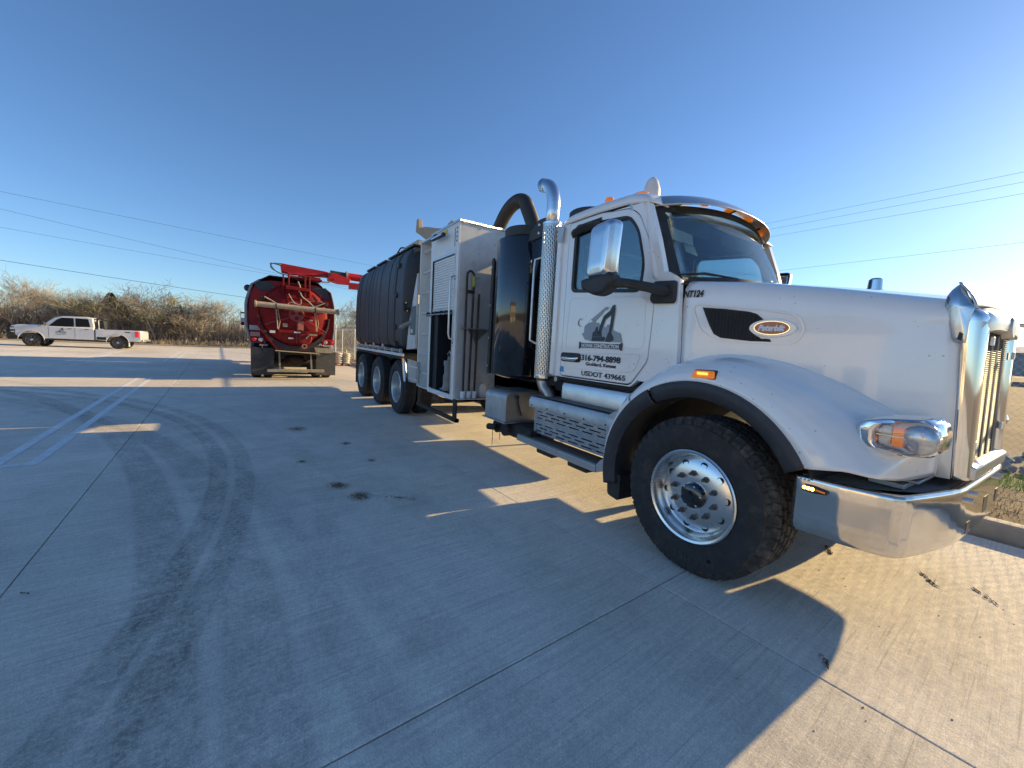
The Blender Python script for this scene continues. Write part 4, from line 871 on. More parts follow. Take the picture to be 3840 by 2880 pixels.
for i, ch_ in enumerate('MICHELIN'):   # moulded letters round the lower sidewall, tops outward
    a = radians(-62-7.2*i); r = .435
    o = text(ch_, T, RAISED, (0, 0, 0), .052, (0, 0, 0), bold=.001)
    w_ = max(v.co.x for v in o.data.vertices)
    for v in o.data.vertices:
        x, z, y = v.co.x-w_/2, v.co.y, v.co.z; p = (-1.67+(r+z)*cos(a)+x*sin(a), 2.665-.0015-y, .579+(r+z)*sin(a)-x*cos(a)); v.co = Vector(p)-LOC[T.name]
    o.location = (0, 0, 0)
M().cyl((-1.67, 3.1, .55), (-1.67, 4.9, .55), .07).obj('front_axle', BLACKF, T)
rear_tyre = tyre_mesh(.588, .31, .345, 90, 8, 'tyre', nu=180, depth=.012)
rrim = M().lathe([(.335, .05), (.345, .03), (.347, .02), (.336, .014), (.322, .022), (.312, .05), (.300, .09), (.296, .17), (.285, .205), (.25, .215), (.17, .215), (.12, .21), (.105, .17), (.09, .12), (.05, .105), (0, .10)], (0, 0, 0), ax, 56).mesh('rim', mat('rear_rim', (.62, .61, .59), .32, .85, var=.15, dirt=(.35, .31, .27), dirt_amt=.7, dscale=4), smooth=40)
rkind = [('rim', rrim, (0, 0, 0), (0, 0, 0))]+ringof('lug_nut', nut, 10, .15, .215)
for x, y in ((-8.62, 2.50), (-10.08, 2.44), (-11.56, 2.38)):
    add_wheel(T, x, y, rear_tyre, rkind)
    add_wheel(T, x, y+.40, rear_tyre, [])
    add_wheel(T, x, 2*YC-y-.1, rear_tyre, rkind[:1], flip=-1); add_wheel(T, x, 2*YC-y-.45, rear_tyre, [], flip=-1)
    M().cyl((x, 2.9, .57), (x, 5.0, .57), .09).obj('rear_axle', BLACKF, T)
for y in (3.35, 4.55): M().box(-13.0, -3.0, y, y+.1, .78, 1.12).obj('chassis_rail', BLACKF, T, bevel=.01)
# ---- steps and battery box under the cab
def tread_panel(x0, x1, z0, z1, y):
    nx, nz = 104, 24
    def skip(i, j):
        row = j
        if j in (2, 5, 8, 14, 17, 20):
            k = (i+(9 if (j//3) % 2 else 0)) % 18; return 2 < i < nx-3 and k < 13
        return False
    return M().grid(lambda u, v: (lerp(x0, x1, u), y, lerp(z0, z1, v)), nx, nz, skip)
st = tread_panel(-3.815, -2.60, .60, .905, 2.80).obj('step_riser', TREADV, T, smooth=0, solid=.005)
M().box(-3.80, -2.61, 2.83, 3.3, .60, .98).obj('battery_box', BLACKF, T)
M().prism([(2.735, .905), (2.735, .985), (2.76, 1.03), (3.02, 1.045), (3.02, 1.02), (2.78, 1.005), (2.76, .905)], 'x', -3.86, -2.50).obj('upper_step', ALUDULL, T, bevel=.004)
M().box(-3.84, -2.52, 2.775, 3.015, 1.046, 1.050).obj('step_tread', TREADD, T, smooth=0)
for i in range(5): M().cyl((-3.80+.30*i, 2.737, .93), (-3.80+.30*i, 2.728, .93), .008, n=8).obj('rivet', BLACKF, T)
M().prism(roundpoly([(-2.60, .60), (-2.53, .60), (-2.40, 1.0), (-2.38, 1.10), (-2.50, 1.08), (-2.58, 1.03), (-2.60, .90)], .02), 'y', 2.74, 3.1).obj('step_end', ALUDULL, T, bevel=.006)
M().prism([(2.70, .455), (2.70, .525), (2.715, .535), (2.93, .535), (2.93, .515), (2.72, .512), (2.72, .455)], 'x', -4.03, -2.66).obj('lower_step', ALUDULL, T, bevel=.004)
M().box(-4.01, -2.68, 2.722, 2.93, .5352, .539).obj('step_tread', TREADD, T, smooth=0)
M().prism(roundpoly([(-2.66, .455), (-2.55, .50), (-2.50, .60), (-2.60, .60), (-2.66, .535)], .01), 'y', 2.71, 2.93).obj('step_end', ALUDULL, T, bevel=.004)
M().prism(roundpoly([(-3.80, .50), (-3.80, .62), (-3.90, .52)], .01), 'y', 2.74, 2.9).obj('step_bracket', BLACKF, T)
for x in (-3.55, -2.98): M().box(x-.2, x+.1, 2.8, 3.0, .36, .455).obj('step_bracket', BLACKF, T, bevel=.02)
M().prism([(2.93, 1.045), (2.93, 1.19), (2.95, 1.235), (3.10, 1.245), (3.10, 1.045)], 'x', -3.50, -2.45).obj('fairing', ALU, T, bevel=.006)
M().box(-3.40, -2.50, 3.0, 3.1, 1.246, 1.275).obj('fairing', ALU, T, bevel=.006)
M().box(-3.75, -2.4, 3.12, 3.3, .95, 1.28).obj('cab_mount', BLACKF, T)
M().cyl((-3.63, 2.93, 1.26), (-3.63, 3.05, 1.26), .03).obj('cab_bolt', ALUDULL, T); M().sphere((-3.45, 2.97, 1.20), .022).obj('cab_bolt', INKW, T)
# hinged tool box behind the steps
tb = roundpoly([(2.755, .595), (2.755, 1.0), (3.35, 1.0), (3.35, .595)], .09)
tb = [(2.755, .595)]+[(2.755+.10-.10*cos(radians(a)), .90+.10*sin(radians(a))) for a in range(0, 91, 15)]+[(3.35, 1.0), (3.35, .595)]
tbo = M().prism(tb, 'x', -4.98, -4.42).obj('tool_box', ALUDULL, T, bevel=.006, smooth=30)
M().box(-5.02, -4.40, 2.735, 3.3, .578, .594).obj('tool_box_lip', ALUDULL, tbo)
M().tube([(-4.405, 2.93, .93), (-4.395, 2.93, .86), (-4.40, 3.0, .68)], .013, 6).obj('strap', BLACKP, tbo)
M().sphere((-4.40, 2.92, .93), .03).obj('catch', BLACKP, tbo)
for i, (x, y) in enumerate(((-4.83, 2.87), (-4.60, 2.86))): M().cyl((x, y, .47), (x+.02, y+.55, .47), .105).obj('air_tank', BLACKF, T)
M().box(-4.8, -4.0, 2.92, 3.3, .36, .58).obj('air_dryer', BLACKF, T, bevel=.05); M().cyl((-4.93, 2.80, .44), (-4.75, 2.83, .46), .045).obj('drain_valve', BLACKF, T)
for x, L in ((-4.86, .22), (-4.66, .10)): M().tube([(x, 2.83, .40), (x+.004, 2.83, .40-L*.6), (x-.006, 2.835, .40-L)], .004, 4).obj('dangling_strand', BLACKF, T)
M().box(-5.78, -4.0, 3.35, 4.6, .95, 1.3).obj('frame_cover', BLACKF, T); M().box(-5.7, -3.75, 3.3, 4.7, 1.2, 3.0).obj('blower_housing', BLACKF, T, bevel=.05)
M().tube([(-5.65, 4.95, .92), (-5.6, 4.95, .92), (-3.5, 4.95, .92), (-3.45, 4.95, .92)], [.25, .33, .33, .25], 24).obj('shadow_block_cylinder', ALUDULL, T)  # unseen cylinder on the far side, added to block low sun under the body
M().box(-8.15, -6.94, 4.5, 5.25, .58, 1.2).obj('shadow_block_box', BLACKF, T, bevel=.03)  # unseen far-side box added to shade the ground ahead of the rear wheels
# ---- exhaust stack with perforated guard
SX, SY = -3.84, 2.90
def slots(x, y, r, z0, z1, a0, a1, nc, rows):
    m = M(); 
    def skip(i, j):
        if i % 2 == 0: return False
        off = 0 if (i//2) % 2 else 3
        return 2 < j < rows*6-3 and ((j+off) % 6) in (1, 2, 3, 4)
    return m.grid(lambda u, v: (x+r*cos(lerp(a0, a1, u)), y+r*sin(lerp(a0, a1, u)), lerp(z0, z1, v)), nc, rows*6, skip)
# three-sided grid: bars and slots both one cell wide
sm = M()
nc = 61
def sskip(i, j):
    if i % 3 != 1 or j < 4 or j > 274: return False
    return ((j+(4 if (i//3) % 2 else 0)) % 8) in (1, 2, 3, 4, 5)
sg = M().grid(lambda u, v: (SX+.104*cos(lerp(-pi*1.15, pi*.25, u)), SY+.104*sin(lerp(-pi*1.15, pi*.25, u)), lerp(1.27, 3.05, v)), nc, 280, sskip).obj('perforated_guard', mat('guard_metal', (.66, .65, .62), .27, 1, var=.06, dirt=(.4, .35, .28), dirt_amt=.5, dscale=3), T, smooth=60, solid=.004)
for z in (1.265, 3.055): M().lathe([(.100, -.012), (.109, -.012), (.110, .012), (.100, .012)], (SX, SY, z), (0, 0, 1), 40, close=True).obj('guard_band', CHROME, T)
M().cyl((SX, SY, 1.22), (SX, SY, 3.05), .082, n=28).obj('muffler', mat('muffler_dark', (.10, .10, .10), .5, .6), T)
M().tube([(SX, SY, 2.95), (SX, SY, 3.22)]+[(SX-.20+.20*cos(radians(a)), SY, 3.28+.26*sin(radians(a))) for a in range(0, 71, 10)]+[(SX-.235, SY, 3.565)], .076, 28, caps=False).obj('stack_pipe', mat('stack_chrome', (.7, .72, .75), .22, 1, var=.05), T, solid=.004, smooth=50)
M().tube([(SX, SY, 1.26), (SX+.005, SY, 1.20), (SX+.04, SY+.01, 1.13), (SX+.12, SY+.02, 1.07), (SX+.17, SY+.03, .98)], .074, 24).obj('exhaust_elbow', mat('heat_tinted_steel', (.42, .37, .31), .33, .95, var=.25), T)
M().tube([(-3.93, 2.86, 2.69), (-4.00, 2.80, 2.66), (-4.0, 2.79, 2.55), (-4.0, 2.79, 1.85), (-4.0, 2.79, 1.70), (-3.93, 2.86, 1.65)], .014, 8).obj('grab_rail', ALU, T)
for z in (1.75, 2.1): M().sphere((SX-.03, SY-.102, z), .010).obj('guard_screw', ALU, T)
M().box(-3.745, -3.60, 2.955, 2.965, 1.28, 3.03).obj('guard_backing', ALUDULL, T); M().prism([(-3.69, 2.82), (-3.60, 2.80), (-3.58, 2.97), (-3.69, 3.0)], 'y', 2.87, 2.88).obj('stack_bracket', ALUDULL, T); M().box(-3.70, -3.62, 2.88, 3.1, 1.31, 3.0).obj('cab_corner', WHITE, T, bevel=.01)
# ---- black canisters and hose
def canister(x, y, r, z0, z1, lug=True):
    c = M().lathe([(0, z0-.06), (r*.6, z0-.05), (r*.96, z0-.005), (r, z0+.02), (r, z1-.02), (r*.965, z1+.005), (r*.74, z1+.035), (r*.72, z1+.04), (0, z1+.04)], (x, y, 0), (0, 0, 1), 56).obj('filter_canister', BLACKG, T, smooth=40)
    M().lathe([(r*.72, 0), (r*.74, .0), (r*.745, .12), (r*.70, .135), (0, .14)], (x, y, z1+.04), (0, 0, 1), 48).obj('canister_lid', BLACKP, c, bevel=.004)
    if lug:
        for a in (200, 20): 
            px, py = x+r*.86*cos(radians(a)), y+r*.86*sin(radians(a)); M().tube([(px-.04, py, z1), (px-.035, py, z1+.07), (px, py, z1+.115), (px+.035, py, z1+.07), (px+.04, py, z1)], .012, 8).obj('lifting_lug', BLACKP, c)
    return c
can = canister(-4.88, 3.25, .425, 1.20, 3.09)
canister(-4.35, 3.95, .40, 1.3, 3.36)
M().prism(roundpoly([(-5.31, 1.18), (-5.24, 1.18), (-5.24, 2.86), (-5.27, 2.90), (-5.31, 2.87)], .02), 'y', 2.93, 2.96).obj('canister_bracket', BLACKP, T, bevel=.004)
M().box(-5.31, -5.29, 2.96, 3.25, 1.18, 2.86).obj('canister_bracket', BLACKP, T)
for z in (1.3, 1.72, 2.2, 2.75): M().cyl((-5.272, 2.933, z), (-5.272, 2.912, z), .016, n=8).obj('bracket_bolt', ALU, T)
M().prism(roundpoly([(-4.42, 2.98), (-4.10, 3.0), (-4.10, 3.22), (-4.25, 3.22), (-4.45, 3.08)], .03), 'y', 2.99, 3.03).obj('clamp_bracket', BLACKP, T, bevel=.006)
for z in (3.05, 3.15): M().cyl((-4.22, 2.99, z), (-4.22, 2.975, z), .016, n=8).obj('bracket_bolt', INKW, T)
hp_ = [(-7.45, 4.0, 3.3), (-7.25, 4.0, 3.62), (-7.03, 4.0, 3.90), (-6.82, 4.0, 4.10), (-6.60, 4.0, 4.215), (-6.36, 4.0, 4.245), (-6.15, 4.0, 4.17), (-6.02, 4.0, 4.0), (-5.88, 4.0, 3.78), (-5.75, 4.0, 3.55), (-5.62, 4.0, 3.3), (-5.5, 4.0, 3.05)]
def smoothpath(P, n):
    out = []; P = [Vector(p) for p in P]; P = [P[0]]+P+[P[-1]]
    for i in range(1, len(P)-2):
        for j in range(n):
            t = j/n; out.append(.5*((2*P[i])+(P[i+1]-P[i-1])*t+(2*P[i-1]-5*P[i]+4*P[i+1]-P[i+2])*t*t+(-P[i-1]+3*P[i]-3*P[i+1]+P[i+2])*t**3))
    return out+[P[-2]]
sp_ = smoothpath(hp_, 16); M().tube(sp_, [.122+.004*(i % 2) for i in range(len(sp_))], 24).obj('suction_hose', mat('hose_rubber', (.03, .026, .022), .55, var=.2, dirt=(.12, .09, .06), dirt_amt=.5), T, smooth=25)
# ---- cabinet with roller door
B0, B1, BY, BZ0, BZ1 = -6.93, -5.78, 2.60, .70, 3.47
cab_ = M().ring([(B0, BZ0), (B1, BZ0), (B1, BZ1), (B0, BZ1)], [(-6.83, .775), (-5.90, .775), (-5.90, 3.01), (-6.83, 3.01)], 'y', BY, BY+.03, n=4).obj('cabinet', WHITE_FLAT, T, smooth=20)
M().box(B1-.03, B1, BY+.031, 4.9, BZ0, BZ1).obj('cabinet_front', GREYWHITE, T, bevel=.004)
M().box(B0, B0+.03, BY+.031, 4.9, BZ0, BZ1).obj('cabinet_rear', GREYWHITE, T)
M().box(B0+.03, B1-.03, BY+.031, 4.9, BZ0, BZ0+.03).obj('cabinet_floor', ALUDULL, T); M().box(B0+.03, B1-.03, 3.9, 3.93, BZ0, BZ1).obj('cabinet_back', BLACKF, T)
M().box(B0-.015, B1+.02, BY-.015, 4.92, BZ1, BZ1+.035).obj('cabinet_roof', TREAD, T, bevel=.003)
for i in range(20): 
    z = 2.19+i*.0405; M().box(-6.825, -5.905, BY+.012, BY+.03, z, z+.036).obj('shutter_slat', WHITE_FLAT, T, bevel=.006)
M().box(-6.83, -5.90, BY+.005, BY+.04, 2.13, 2.19).obj('shutter_bar', ALUDULL, T, bevel=.006)
for x in (-6.845, -5.905): M().box(x, x+.02, BY-.008, BY+.03, .79, 3.01).obj('shutter_track', BLACKF if x < -6 else ALU, T)
M().box(-6.85, -5.88, BY-.01, BY+.01, 3.01, 3.05).obj('shutter_hood', ALU, T, bevel=.004)
M().tube([(-6.95, BY-.05, 2.08), (-5.86, BY-.05, 2.075)], .012, 8).obj('door_rail', ALUDULL, T)
for x in (-6.93, -6.55, -6.3, -6.1): M().box(x, x+.03, BY-.065, BY+.0, 2.06, 2.13).obj('rail_clip', BLACKP, T, bevel=.005)
M().tube([(-5.87, BY+.0, 2.66), (-5.875, BY-.06, 2.64), (-5.885, BY-.075, 2.56), (-5.885, BY-.075, 1.75), (-5.88, BY-.06, 1.68), (-5.87, BY, 1.66)], .016, 10).obj('grab_handle', ALU, T)
for z in (2.66, 1.66): M().cyl((-5.87, BY, z-.05), (-5.87, BY-.012, z-.05), .012, n=8).obj('handle_bolt', BLACKP, T)
M().box(-6.78, -6.05, 2.9, 3.88, .95, 1.0).obj('inner_shelf', ALUDULL, T)
M().lathe([(0, .0), (.12, 0), (.125, .02), (.10, .10), (.105, .25), (.085, .3), (.088, .42), (.10, .44), (.10, .52), (.04, .53), (.03, .6), (0, .6)], (-6.42, 2.80, .775), (0, 0, 1), 24).obj('hose_coupling', GREYD, T)
M().tube([(-6.50, 2.80, 1.40), (-6.42, 2.80, 1.46), (-6.36, 2.80, 1.42), (-6.34, 2.80, 1.33)], .018, 8).obj('coupling_handle', ALU, T)
M().cyl((-6.7, 2.75, .80), (-6.5, 3.1, .80), .06).obj('hose_end', BLACKP, T); M().box(-6.55, -6.45, 2.68, 2.74, .775, .81).obj('blue_rag', INKB, T, bevel=.01)
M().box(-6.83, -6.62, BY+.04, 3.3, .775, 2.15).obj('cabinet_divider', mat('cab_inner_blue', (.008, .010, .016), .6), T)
lb = M().prism(roundpoly([(-6.70, 3.315), (-6.15, 3.30), (-6.15, 3.36), (-6.70, 3.37)], .015), 'y', BY-.13, BY-.07).obj('work_light', BLACKP, T, bevel=.008)
M().box(-6.66, -6.19, BY-.1325, BY-.1295, 3.325, 3.35).obj('work_light_lens', CLEARL, lb, smooth=0)
M().tube([(-6.62, BY-.1, 3.37), (-6.66, BY-.06, 3.43), (-6.68, BY, 3.44)], .01, 6).obj('work_light_cable', BLACKP, lb)
M().box(-6.42, -6.24, BY-.003, BY-.001, 3.37, 3.45).obj('yellow_decal', YELLOW, T, smooth=0)
M().box(-5.945, -5.925, BY-.003, BY-.001, 3.12, 3.40).obj('dark_label', INKD, T, smooth=0)
for i in range(4): M().cyl((-5.865, BY-.004, 3.39-.065*i), (-5.865, BY, 3.39-.065*i), .016, n=12).obj('indicator_hole', BLACKF, T)
for i in range(14): M().cyl((B1, 2.68+.0*i+(1.0 if i % 2 else 2.0)*.28, .95+.19*i), (B1+.006, 2.68+(1.0 if i % 2 else 2.0)*.28, .95+.19*i), .013, n=8).obj('panel_rivet', ALUDULL, T)
# rack with steel lances on the cabinet front
M().box(B1, B1+.12, 2.63, 3.20, 1.845, 1.857).obj('lance_rack', ALUDULL, T); M().prism([(2.95, 1.62), (3.18, 1.845), (2.80, 1.845)], 'x', B1+.001, B1+.008).obj('rack_bracket', ALUDULL, T)
M().box(B1, B1+.20, 2.66, 3.20, .735, .745).obj('lance_shelf', ALUDULL, T, bevel=.003)
for y in (2.73, 2.83, 2.93): M().lathe([(.035, 0), (.042, 0), (.042, .11), (.035, .11)], (B1+.09, y, .745), (0, 0, 1), 18, close=True).obj('lance_cup', INKW, T)
M().prism(roundpoly([(3.04, .745), (3.16, .745), (3.16, .93), (3.10, .98), (3.04, .93)], .04), 'x', B1+.06, B1+.065).obj('cup_plate', INKW, T)
def lance(y, top, label):
    o = M().tube([(B1+.09, y, .76), (B1+.09, y+.01, top)], .018, 10).obj('steel_lance', RUSTB); return tag(o, label, 'pipe', 'steel lances standing in the cabinet rack')
ul = empty('steel_lance', (B1+.09, 2.73, .76), 'U-shaped dark steel lance with green grip in the cabinet rack', 'pipe', 'steel lances standing in the cabinet rack')
M().tube([(B1+.09, 2.73, .76), (B1+.09, 2.72, 2.62), (B1+.09, 2.725, 2.70), (B1+.09, 2.76, 2.735), (B1+.09, 2.80, 2.73), (B1+.09, 2.84, 2.69), (B1+.09, 2.84, 2.45)], .018, 10).obj('pipe', RUSTB, ul)
M().tube([(B1+.09, 2.72, 2.42), (B1+.09, 2.85, 2.42)], .026, 10).obj('cross_fitting', BLACKP, ul); M().cyl((B1+.09, 2.84, 2.50), (B1+.09, 2.84, 2.66), .032).obj('grip', GRIP, ul)
lance(2.83, 2.43, 'straight dark steel lance standing between the two others in the rack'); lance(2.93, 2.40, 'straight dark steel lance nearest the black canister in the rack')
# ladder recess and lower guard
for x in (-7.53, -6.96): M().box(x, x+.035, BY-.0, BY+.30, .73, 3.44).obj('ladder_side', WHITE_FLAT, T, bevel=.004)
M().box(-7.49, -6.965, BY+.29, BY+.31, .73, 3.44).obj('ladder_back', GREYWHITE, T); M().box(-7.54, -6.92, BY-.005, BY+.31, 3.44, 3.47).obj('ladder_cap', TREAD, T)
M().box(-7.49, -6.97, BY+.02, BY+.29, .72, .735).obj('ladder_foot', WHITE_FLAT, T)
for i in range(7): M().tube([(-7.495, BY+.06, 1.0+.38*i), (-6.965, BY+.06, 1.0+.38*i)], .018, 8).obj('ladder_rung', GREYWHITE, T)
M().box(-7.50, -7.37, BY+.02, BY+.05, .36, .72).obj('guard_post', RUSTB, T, bevel=.006); M().box(-5.78, -5.66, BY+.0, BY+.03, .36, .72).obj('guard_post', BLACKF, T, bevel=.006)
M().beam((-7.52, BY+.03, .385), (-5.66, BY+.03, .385), .06, .06).obj('guard_bar', BLACKF, T, bevel=.006); M().box(-5.86, -5.66, BY+.01, BY+.07, .355, .41).obj('guard_foot', BLACKF, T)
M().cyl((-6.9, 2.75, .58), (-6.6, 2.75, .58), .05).obj('drain_pipe', RUSTB, T)
# beige lifting arm parts seen over the cabinet
LUG = mat('beige_paint', (.42, .31, .2), .7, var=.2, dirt=(.25, .18, .12), dirt_amt=.6)
M().prism([(-8.95, 4.02), (-8.90, 4.28), (-8.80, 4.28), (-8.74, 4.07), (-8.3, 4.0), (-7.6, 3.82), (-7.1, 3.72), (-7.1, 3.5), (-7.9, 3.5), (-8.3, 3.74), (-8.7, 3.92)], 'y', 2.96, 3.05).obj('lift_arm', LUG, T, bevel=.006)
M().ring([(-7.75, 3.45), (-7.15, 3.45), (-7.2, 3.86), (-7.36, 3.96), (-7.55, 3.93), (-7.70, 3.8)], ell(-7.42, 3.83, .08, .065, 16), 'y', 3.14, 3.18).obj('lift_lug', LUG, T)
# ---- black ribbed side tanks
TX0, TX1 = -12.98, -8.06
grooves = [(-12.55, .03), (-12.25, .018), (-11.62, .03), (-11.42, .012), (-10.87, .03), (-10.5, .018), (-10.05, .03), (-9.92, .012), (-9.27, .035), (-8.90, .012), (-8.70, .022)]
def tank_fn(side):
    prof = [(2.62, 1.42), (2.52, 1.50), (2.485, 1.62), (2.475, 1.9), (2.475, 2.3), (2.485, 2.7), (2.51, 3.05), (2.56, 3.30), (2.63, 3.45), (2.72, 3.52), (2.95, 3.56), (3.6, 3.58)]
    def fn(u, v):
        x = lerp(TX0, TX1, u); q = v*(len(prof)-1); i = min(int(q), len(prof)-2); y, z = lerp(prof[i][0], prof[i+1][0], q-i), lerp(prof[i][1], prof[i+1][1], q-i)
        d = 0
        for gx, gw in grooves:
            e = abs(x-gx)/(gw*1.3)
            if e < 1: d = max(d, min(1, (1-e)*2.6)*gw*1.35)
        if x > -8.26: d += .22*((x+8.26)/.20)**2.4
        if x < -12.8: d += .08*((-12.8-x)/.18)**2
        y += d; z -= d*.3*(v > .6); return (x, 2*YC-y if side else y, z)
    return fn
for s in (0, 1): M().grid(tank_fn(s), 420, 33).obj('water_tank', POLY, T, smooth=40)
for gx in (-12.4, -11.25, -10.0, -8.83):
    M().tube([(lambda q: (q[0], q[1]-.008, q[2]))(tank_fn(0)((gx+.07-TX0)/(TX1-TX0), v/33)) for v in range(2, 30)], .012, 5).obj('tank_strap', mat('strap_grey', (.11, .115, .13), .45) if gx == -12.4 else bpy.data.materials['strap_grey'], T)
M().box(-12.95, -8.1, 2.68, 5.3, 1.42, 3.5).obj('tank_core', POLY, T); M().box(-8.3, -8.09, 2.66, 5.3, 1.42, 3.5).obj('tank_front', mat('stained_black', (.025, .024, .022), .7, dirt=(.16, .12, .07), dirt_amt=.8, dscale=9), T, bevel=.1)
for x in (-11.9, -10.75, -9.6, -8.6): M().box(x-.45, x+.45, 2.66, 3.4, 3.54+.01*x/12, 3.575).obj('tank_lid', BLACKP, T, bevel=.01)
for z in (3.17, 2.55, 1.88, 1.52): M().lathe([(.0, -.05), (.045, -.05), (.05, -.03), (.06, -.03), (.06, 0), (.07, .01)], (-8.60, 2.50+(.04 if z > 3 else 0), z), (0, 1, 0), 16).obj('tank_cap', BLACKP, T)
M().prism([(-12.99, 1.27), (-8.14, 1.27), (-8.14, 1.33), (-12.99, 1.33)], 'y', 2.50, 2.53).obj('side_rail', WHITE_FLAT, T, bevel=.004)
for i in range(8): M().box(-12.6+.6*i, -12.56+.6*i, 2.50, 2.56, 1.33, 1.42).obj('rail_stanchion', GREYWHITE, T)
for z in (1.37, 1.40): M().tube([(-12.7, 2.51, z), (-8.3, 2.51, z)], .012, 6).obj('hand_line', ALUDULL, T)
M().box(-13.0, -8.15, 2.55, 5.4, 1.20, 1.34).obj('bed_frame', BLACKF, T)
for x0 in (-11.75, -10.83, -9.9): M().prism([(x0-.05, 1.42), (x0+.09, 1.42), (x0, 1.78)], 'y', 2.53, 2.56).obj('gusset', GREYWHITE, T)
# pump gear in the gap
M().prism([(-8.10, 1.42), (-7.56, 1.46), (-7.56, 2.9), (-7.70, 2.6), (-7.82, 2.3), (-7.98, 1.95)], 'y', 2.56, 2.60).obj('inner_skirt', GREYWHITE, T, bevel=.004)
M().box(-7.85, -7.57, 2.54, 2.80, 1.72, 2.28).obj('control_box', mat('green_grey_box', (.12, .16, .155), .5, dirt=(.25, .24, .2), dirt_amt=.4), T, bevel=.02); M().box(-7.78, -7.68, 2.536, 2.54, 1.76, 1.83).obj('label_plate', PAPER, T, smooth=0)
M().cyl((-7.98, 2.50, 2.28), (-7.7, 2.80, 2.34), .07).obj('suction_valve', BLACKP, T); M().cyl((-8.0, 2.47, 2.275), (-7.98, 2.50, 2.28), .095).obj('valve_flange', BLACKP, T); M().cyl((-7.68, 2.62, 2.33), (-7.68, 2.62, 2.50), .05).obj('white_cap', INKW, T)
M().tube([(-8.12, 2.44, 1.86), (-7.98, 2.50, 1.92), (-7.8, 2.62, 2.02)], [.05, .045, .03], 14).obj('cam_lock', GREYD, T)
# cables and white box on the tank roof
M().box(-9.7, -8.75, 2.95, 3.3, 3.60, 3.83).obj('roof_box', mat('roof_box_cream', (.5, .46, .38), .6, dirt=(.3, .24, .15), dirt_amt=.5), T, bevel=.02)
for k in range(3): M().tube([(-9.75, 2.95+.03*k, 3.82), (-9.95-.05*k, 2.95, 3.86), (-10.15-.04*k, 2.92, 3.75), (-10.12, 2.9, 3.60), (-9.95, 2.9, 3.56)], .012, 6).obj('hydraulic_hose', BLACKP, T)
# wheel guard in front of the drive wheels
gq = [(-7.42, 1.22), (-8.20, 1.24), (-8.23, 1.15), (-8.10, .74), (-7.42, .76)]
M().prism(roundpoly([(-7.45, 1.20), (-8.17, 1.22), (-8.10, .76), (-7.45, .78)], .02), 'y', 2.60, 2.63).obj('wheel_guard', ALUDULL, T)
M().tube([(-8.20, 2.56, 1.22), (-8.21, 2.56, 1.12), (-8.16, 2.56, .92), (-8.10, 2.56, .75)], [.03, .042, .042, .035], 10).obj('guard_edge', ALU, T)
for z in (1.07, .82): M().box(-8.02, -7.46, 2.585, 2.60, z, z+.035).obj('guard_strut', GREYWHITE, T)
M().box(-8.27, -8.2, 2.52, 2.56, 1.14, 1.24).obj('clearance_lamp', AMBER, T, bevel=.01); M().box(-10.6, -10.25, 2.53, 2.545, 1.20, 1.255).obj('reflector_strip', REDD, T)
M().box(-13.25, -12.95, 2.6, 5.3, 1.0, 1.35).obj('rear_beam', BLACKF, T); M().prism([(-12.42, .28), (-12.38, .28), (-12.35, 1.2), (-12.42, 1.2)], 'y', 2.42, 3.1).obj('rear_mud_flap', BLACKP, T)
for z, r in ((2.33, .05), (2.02, .03)): M().cyl((-13.0, 2.75, z), (-13.25, 2.65, z), r).obj('rear_fitting', GREYWHITE, T)
# papers and cloth lying in the cab
for (y0, y1, z0_, z1_, lb_) in ((3.19, 3.42, 2.70, 2.88, 'largest pale folded paper tucked under the visor inside the windshield'), (3.42, 3.60, 2.70, 2.87, 'second pale paper beside the folded one under the windshield visor'), (3.50, 3.68, 2.62, 2.71, 'small slanted paper hanging below the two others behind the windshield')):
    tag(M().hexa([(-2.46, y0, z0_), (-2.455, y0, z0_), (-2.455, y1, z0_-.01), (-2.46, y1, z0_-.01)], [(-2.50, y0, z1_), (-2.495, y0, z1_), (-2.495, y1, z1_-.01), (-2.50, y1, z1_-.01)]).obj('paper', PAPER, smooth=0), lb_, 'paper', 'papers behind the windshield')
# ------------------------------------------------------------------ red vacuum tanker seen from behind
R0 = -15.85
red = empty('tank_truck', (R0-3, 1.03, 0), 'red vacuum tank truck seen from behind, boom swung right, tan pipe across its door', 'truck')
rt = red
def ry(poly, a, b, name, mt, **k): return M().prism(poly, 'x', a, b).obj(name, mt, rt, **k)
body = roundpoly([(-.27, 1.30), (-.34, 2.1), (-.28, 2.85), (-.08, 3.28), (.35, 3.38), (1.75, 3.38), (2.12, 3.26), (2.29, 2.8), (2.33, 2.1), (2.27, 1.30)], .12, 3)
ry(body, R0-6.5, R0-.22, 'body', RED, bevel=.02)
side_l = roundpoly([(-.36, 1.30), (-.42, 2.1), (-.36, 2.85), (-.17, 3.26), (-.08, 3.28), (-.27, 2.85), (-.33, 2.1), (-.25, 1.30)], .02)
M().grid(lambda u, v: (lerp(R0-6.6, R0-.12, u), interp(v, [0, .3, .6, .85, 1], [-.30, -.40, -.40, -.24, .0])+(.05 if u > .97 else 0), interp(v, [0, .3, .6, .85, 1], [1.35, 1.8, 2.6, 3.18, 3.36])), 30, 14).obj('side_fender', mat('dusty_grey_panel', (.20, .20, .21), .6, dirt=(.33, .29, .24), dirt_amt=.6), rt, solid=.04)
M().grid(lambda u, v: (lerp(R0-6.6, R0-.12, u), 2.03-interp(v, [0, .3, .6, .85, 1], [-.24, -.30, -.30, -.19, .03]), interp(v, [0, .3, .6, .85, 1], [1.35, 1.8, 2.6, 3.15, 3.30])), 30, 14).obj('side_fender', bpy.data.materials['dusty_grey_panel'], rt, solid=.04)
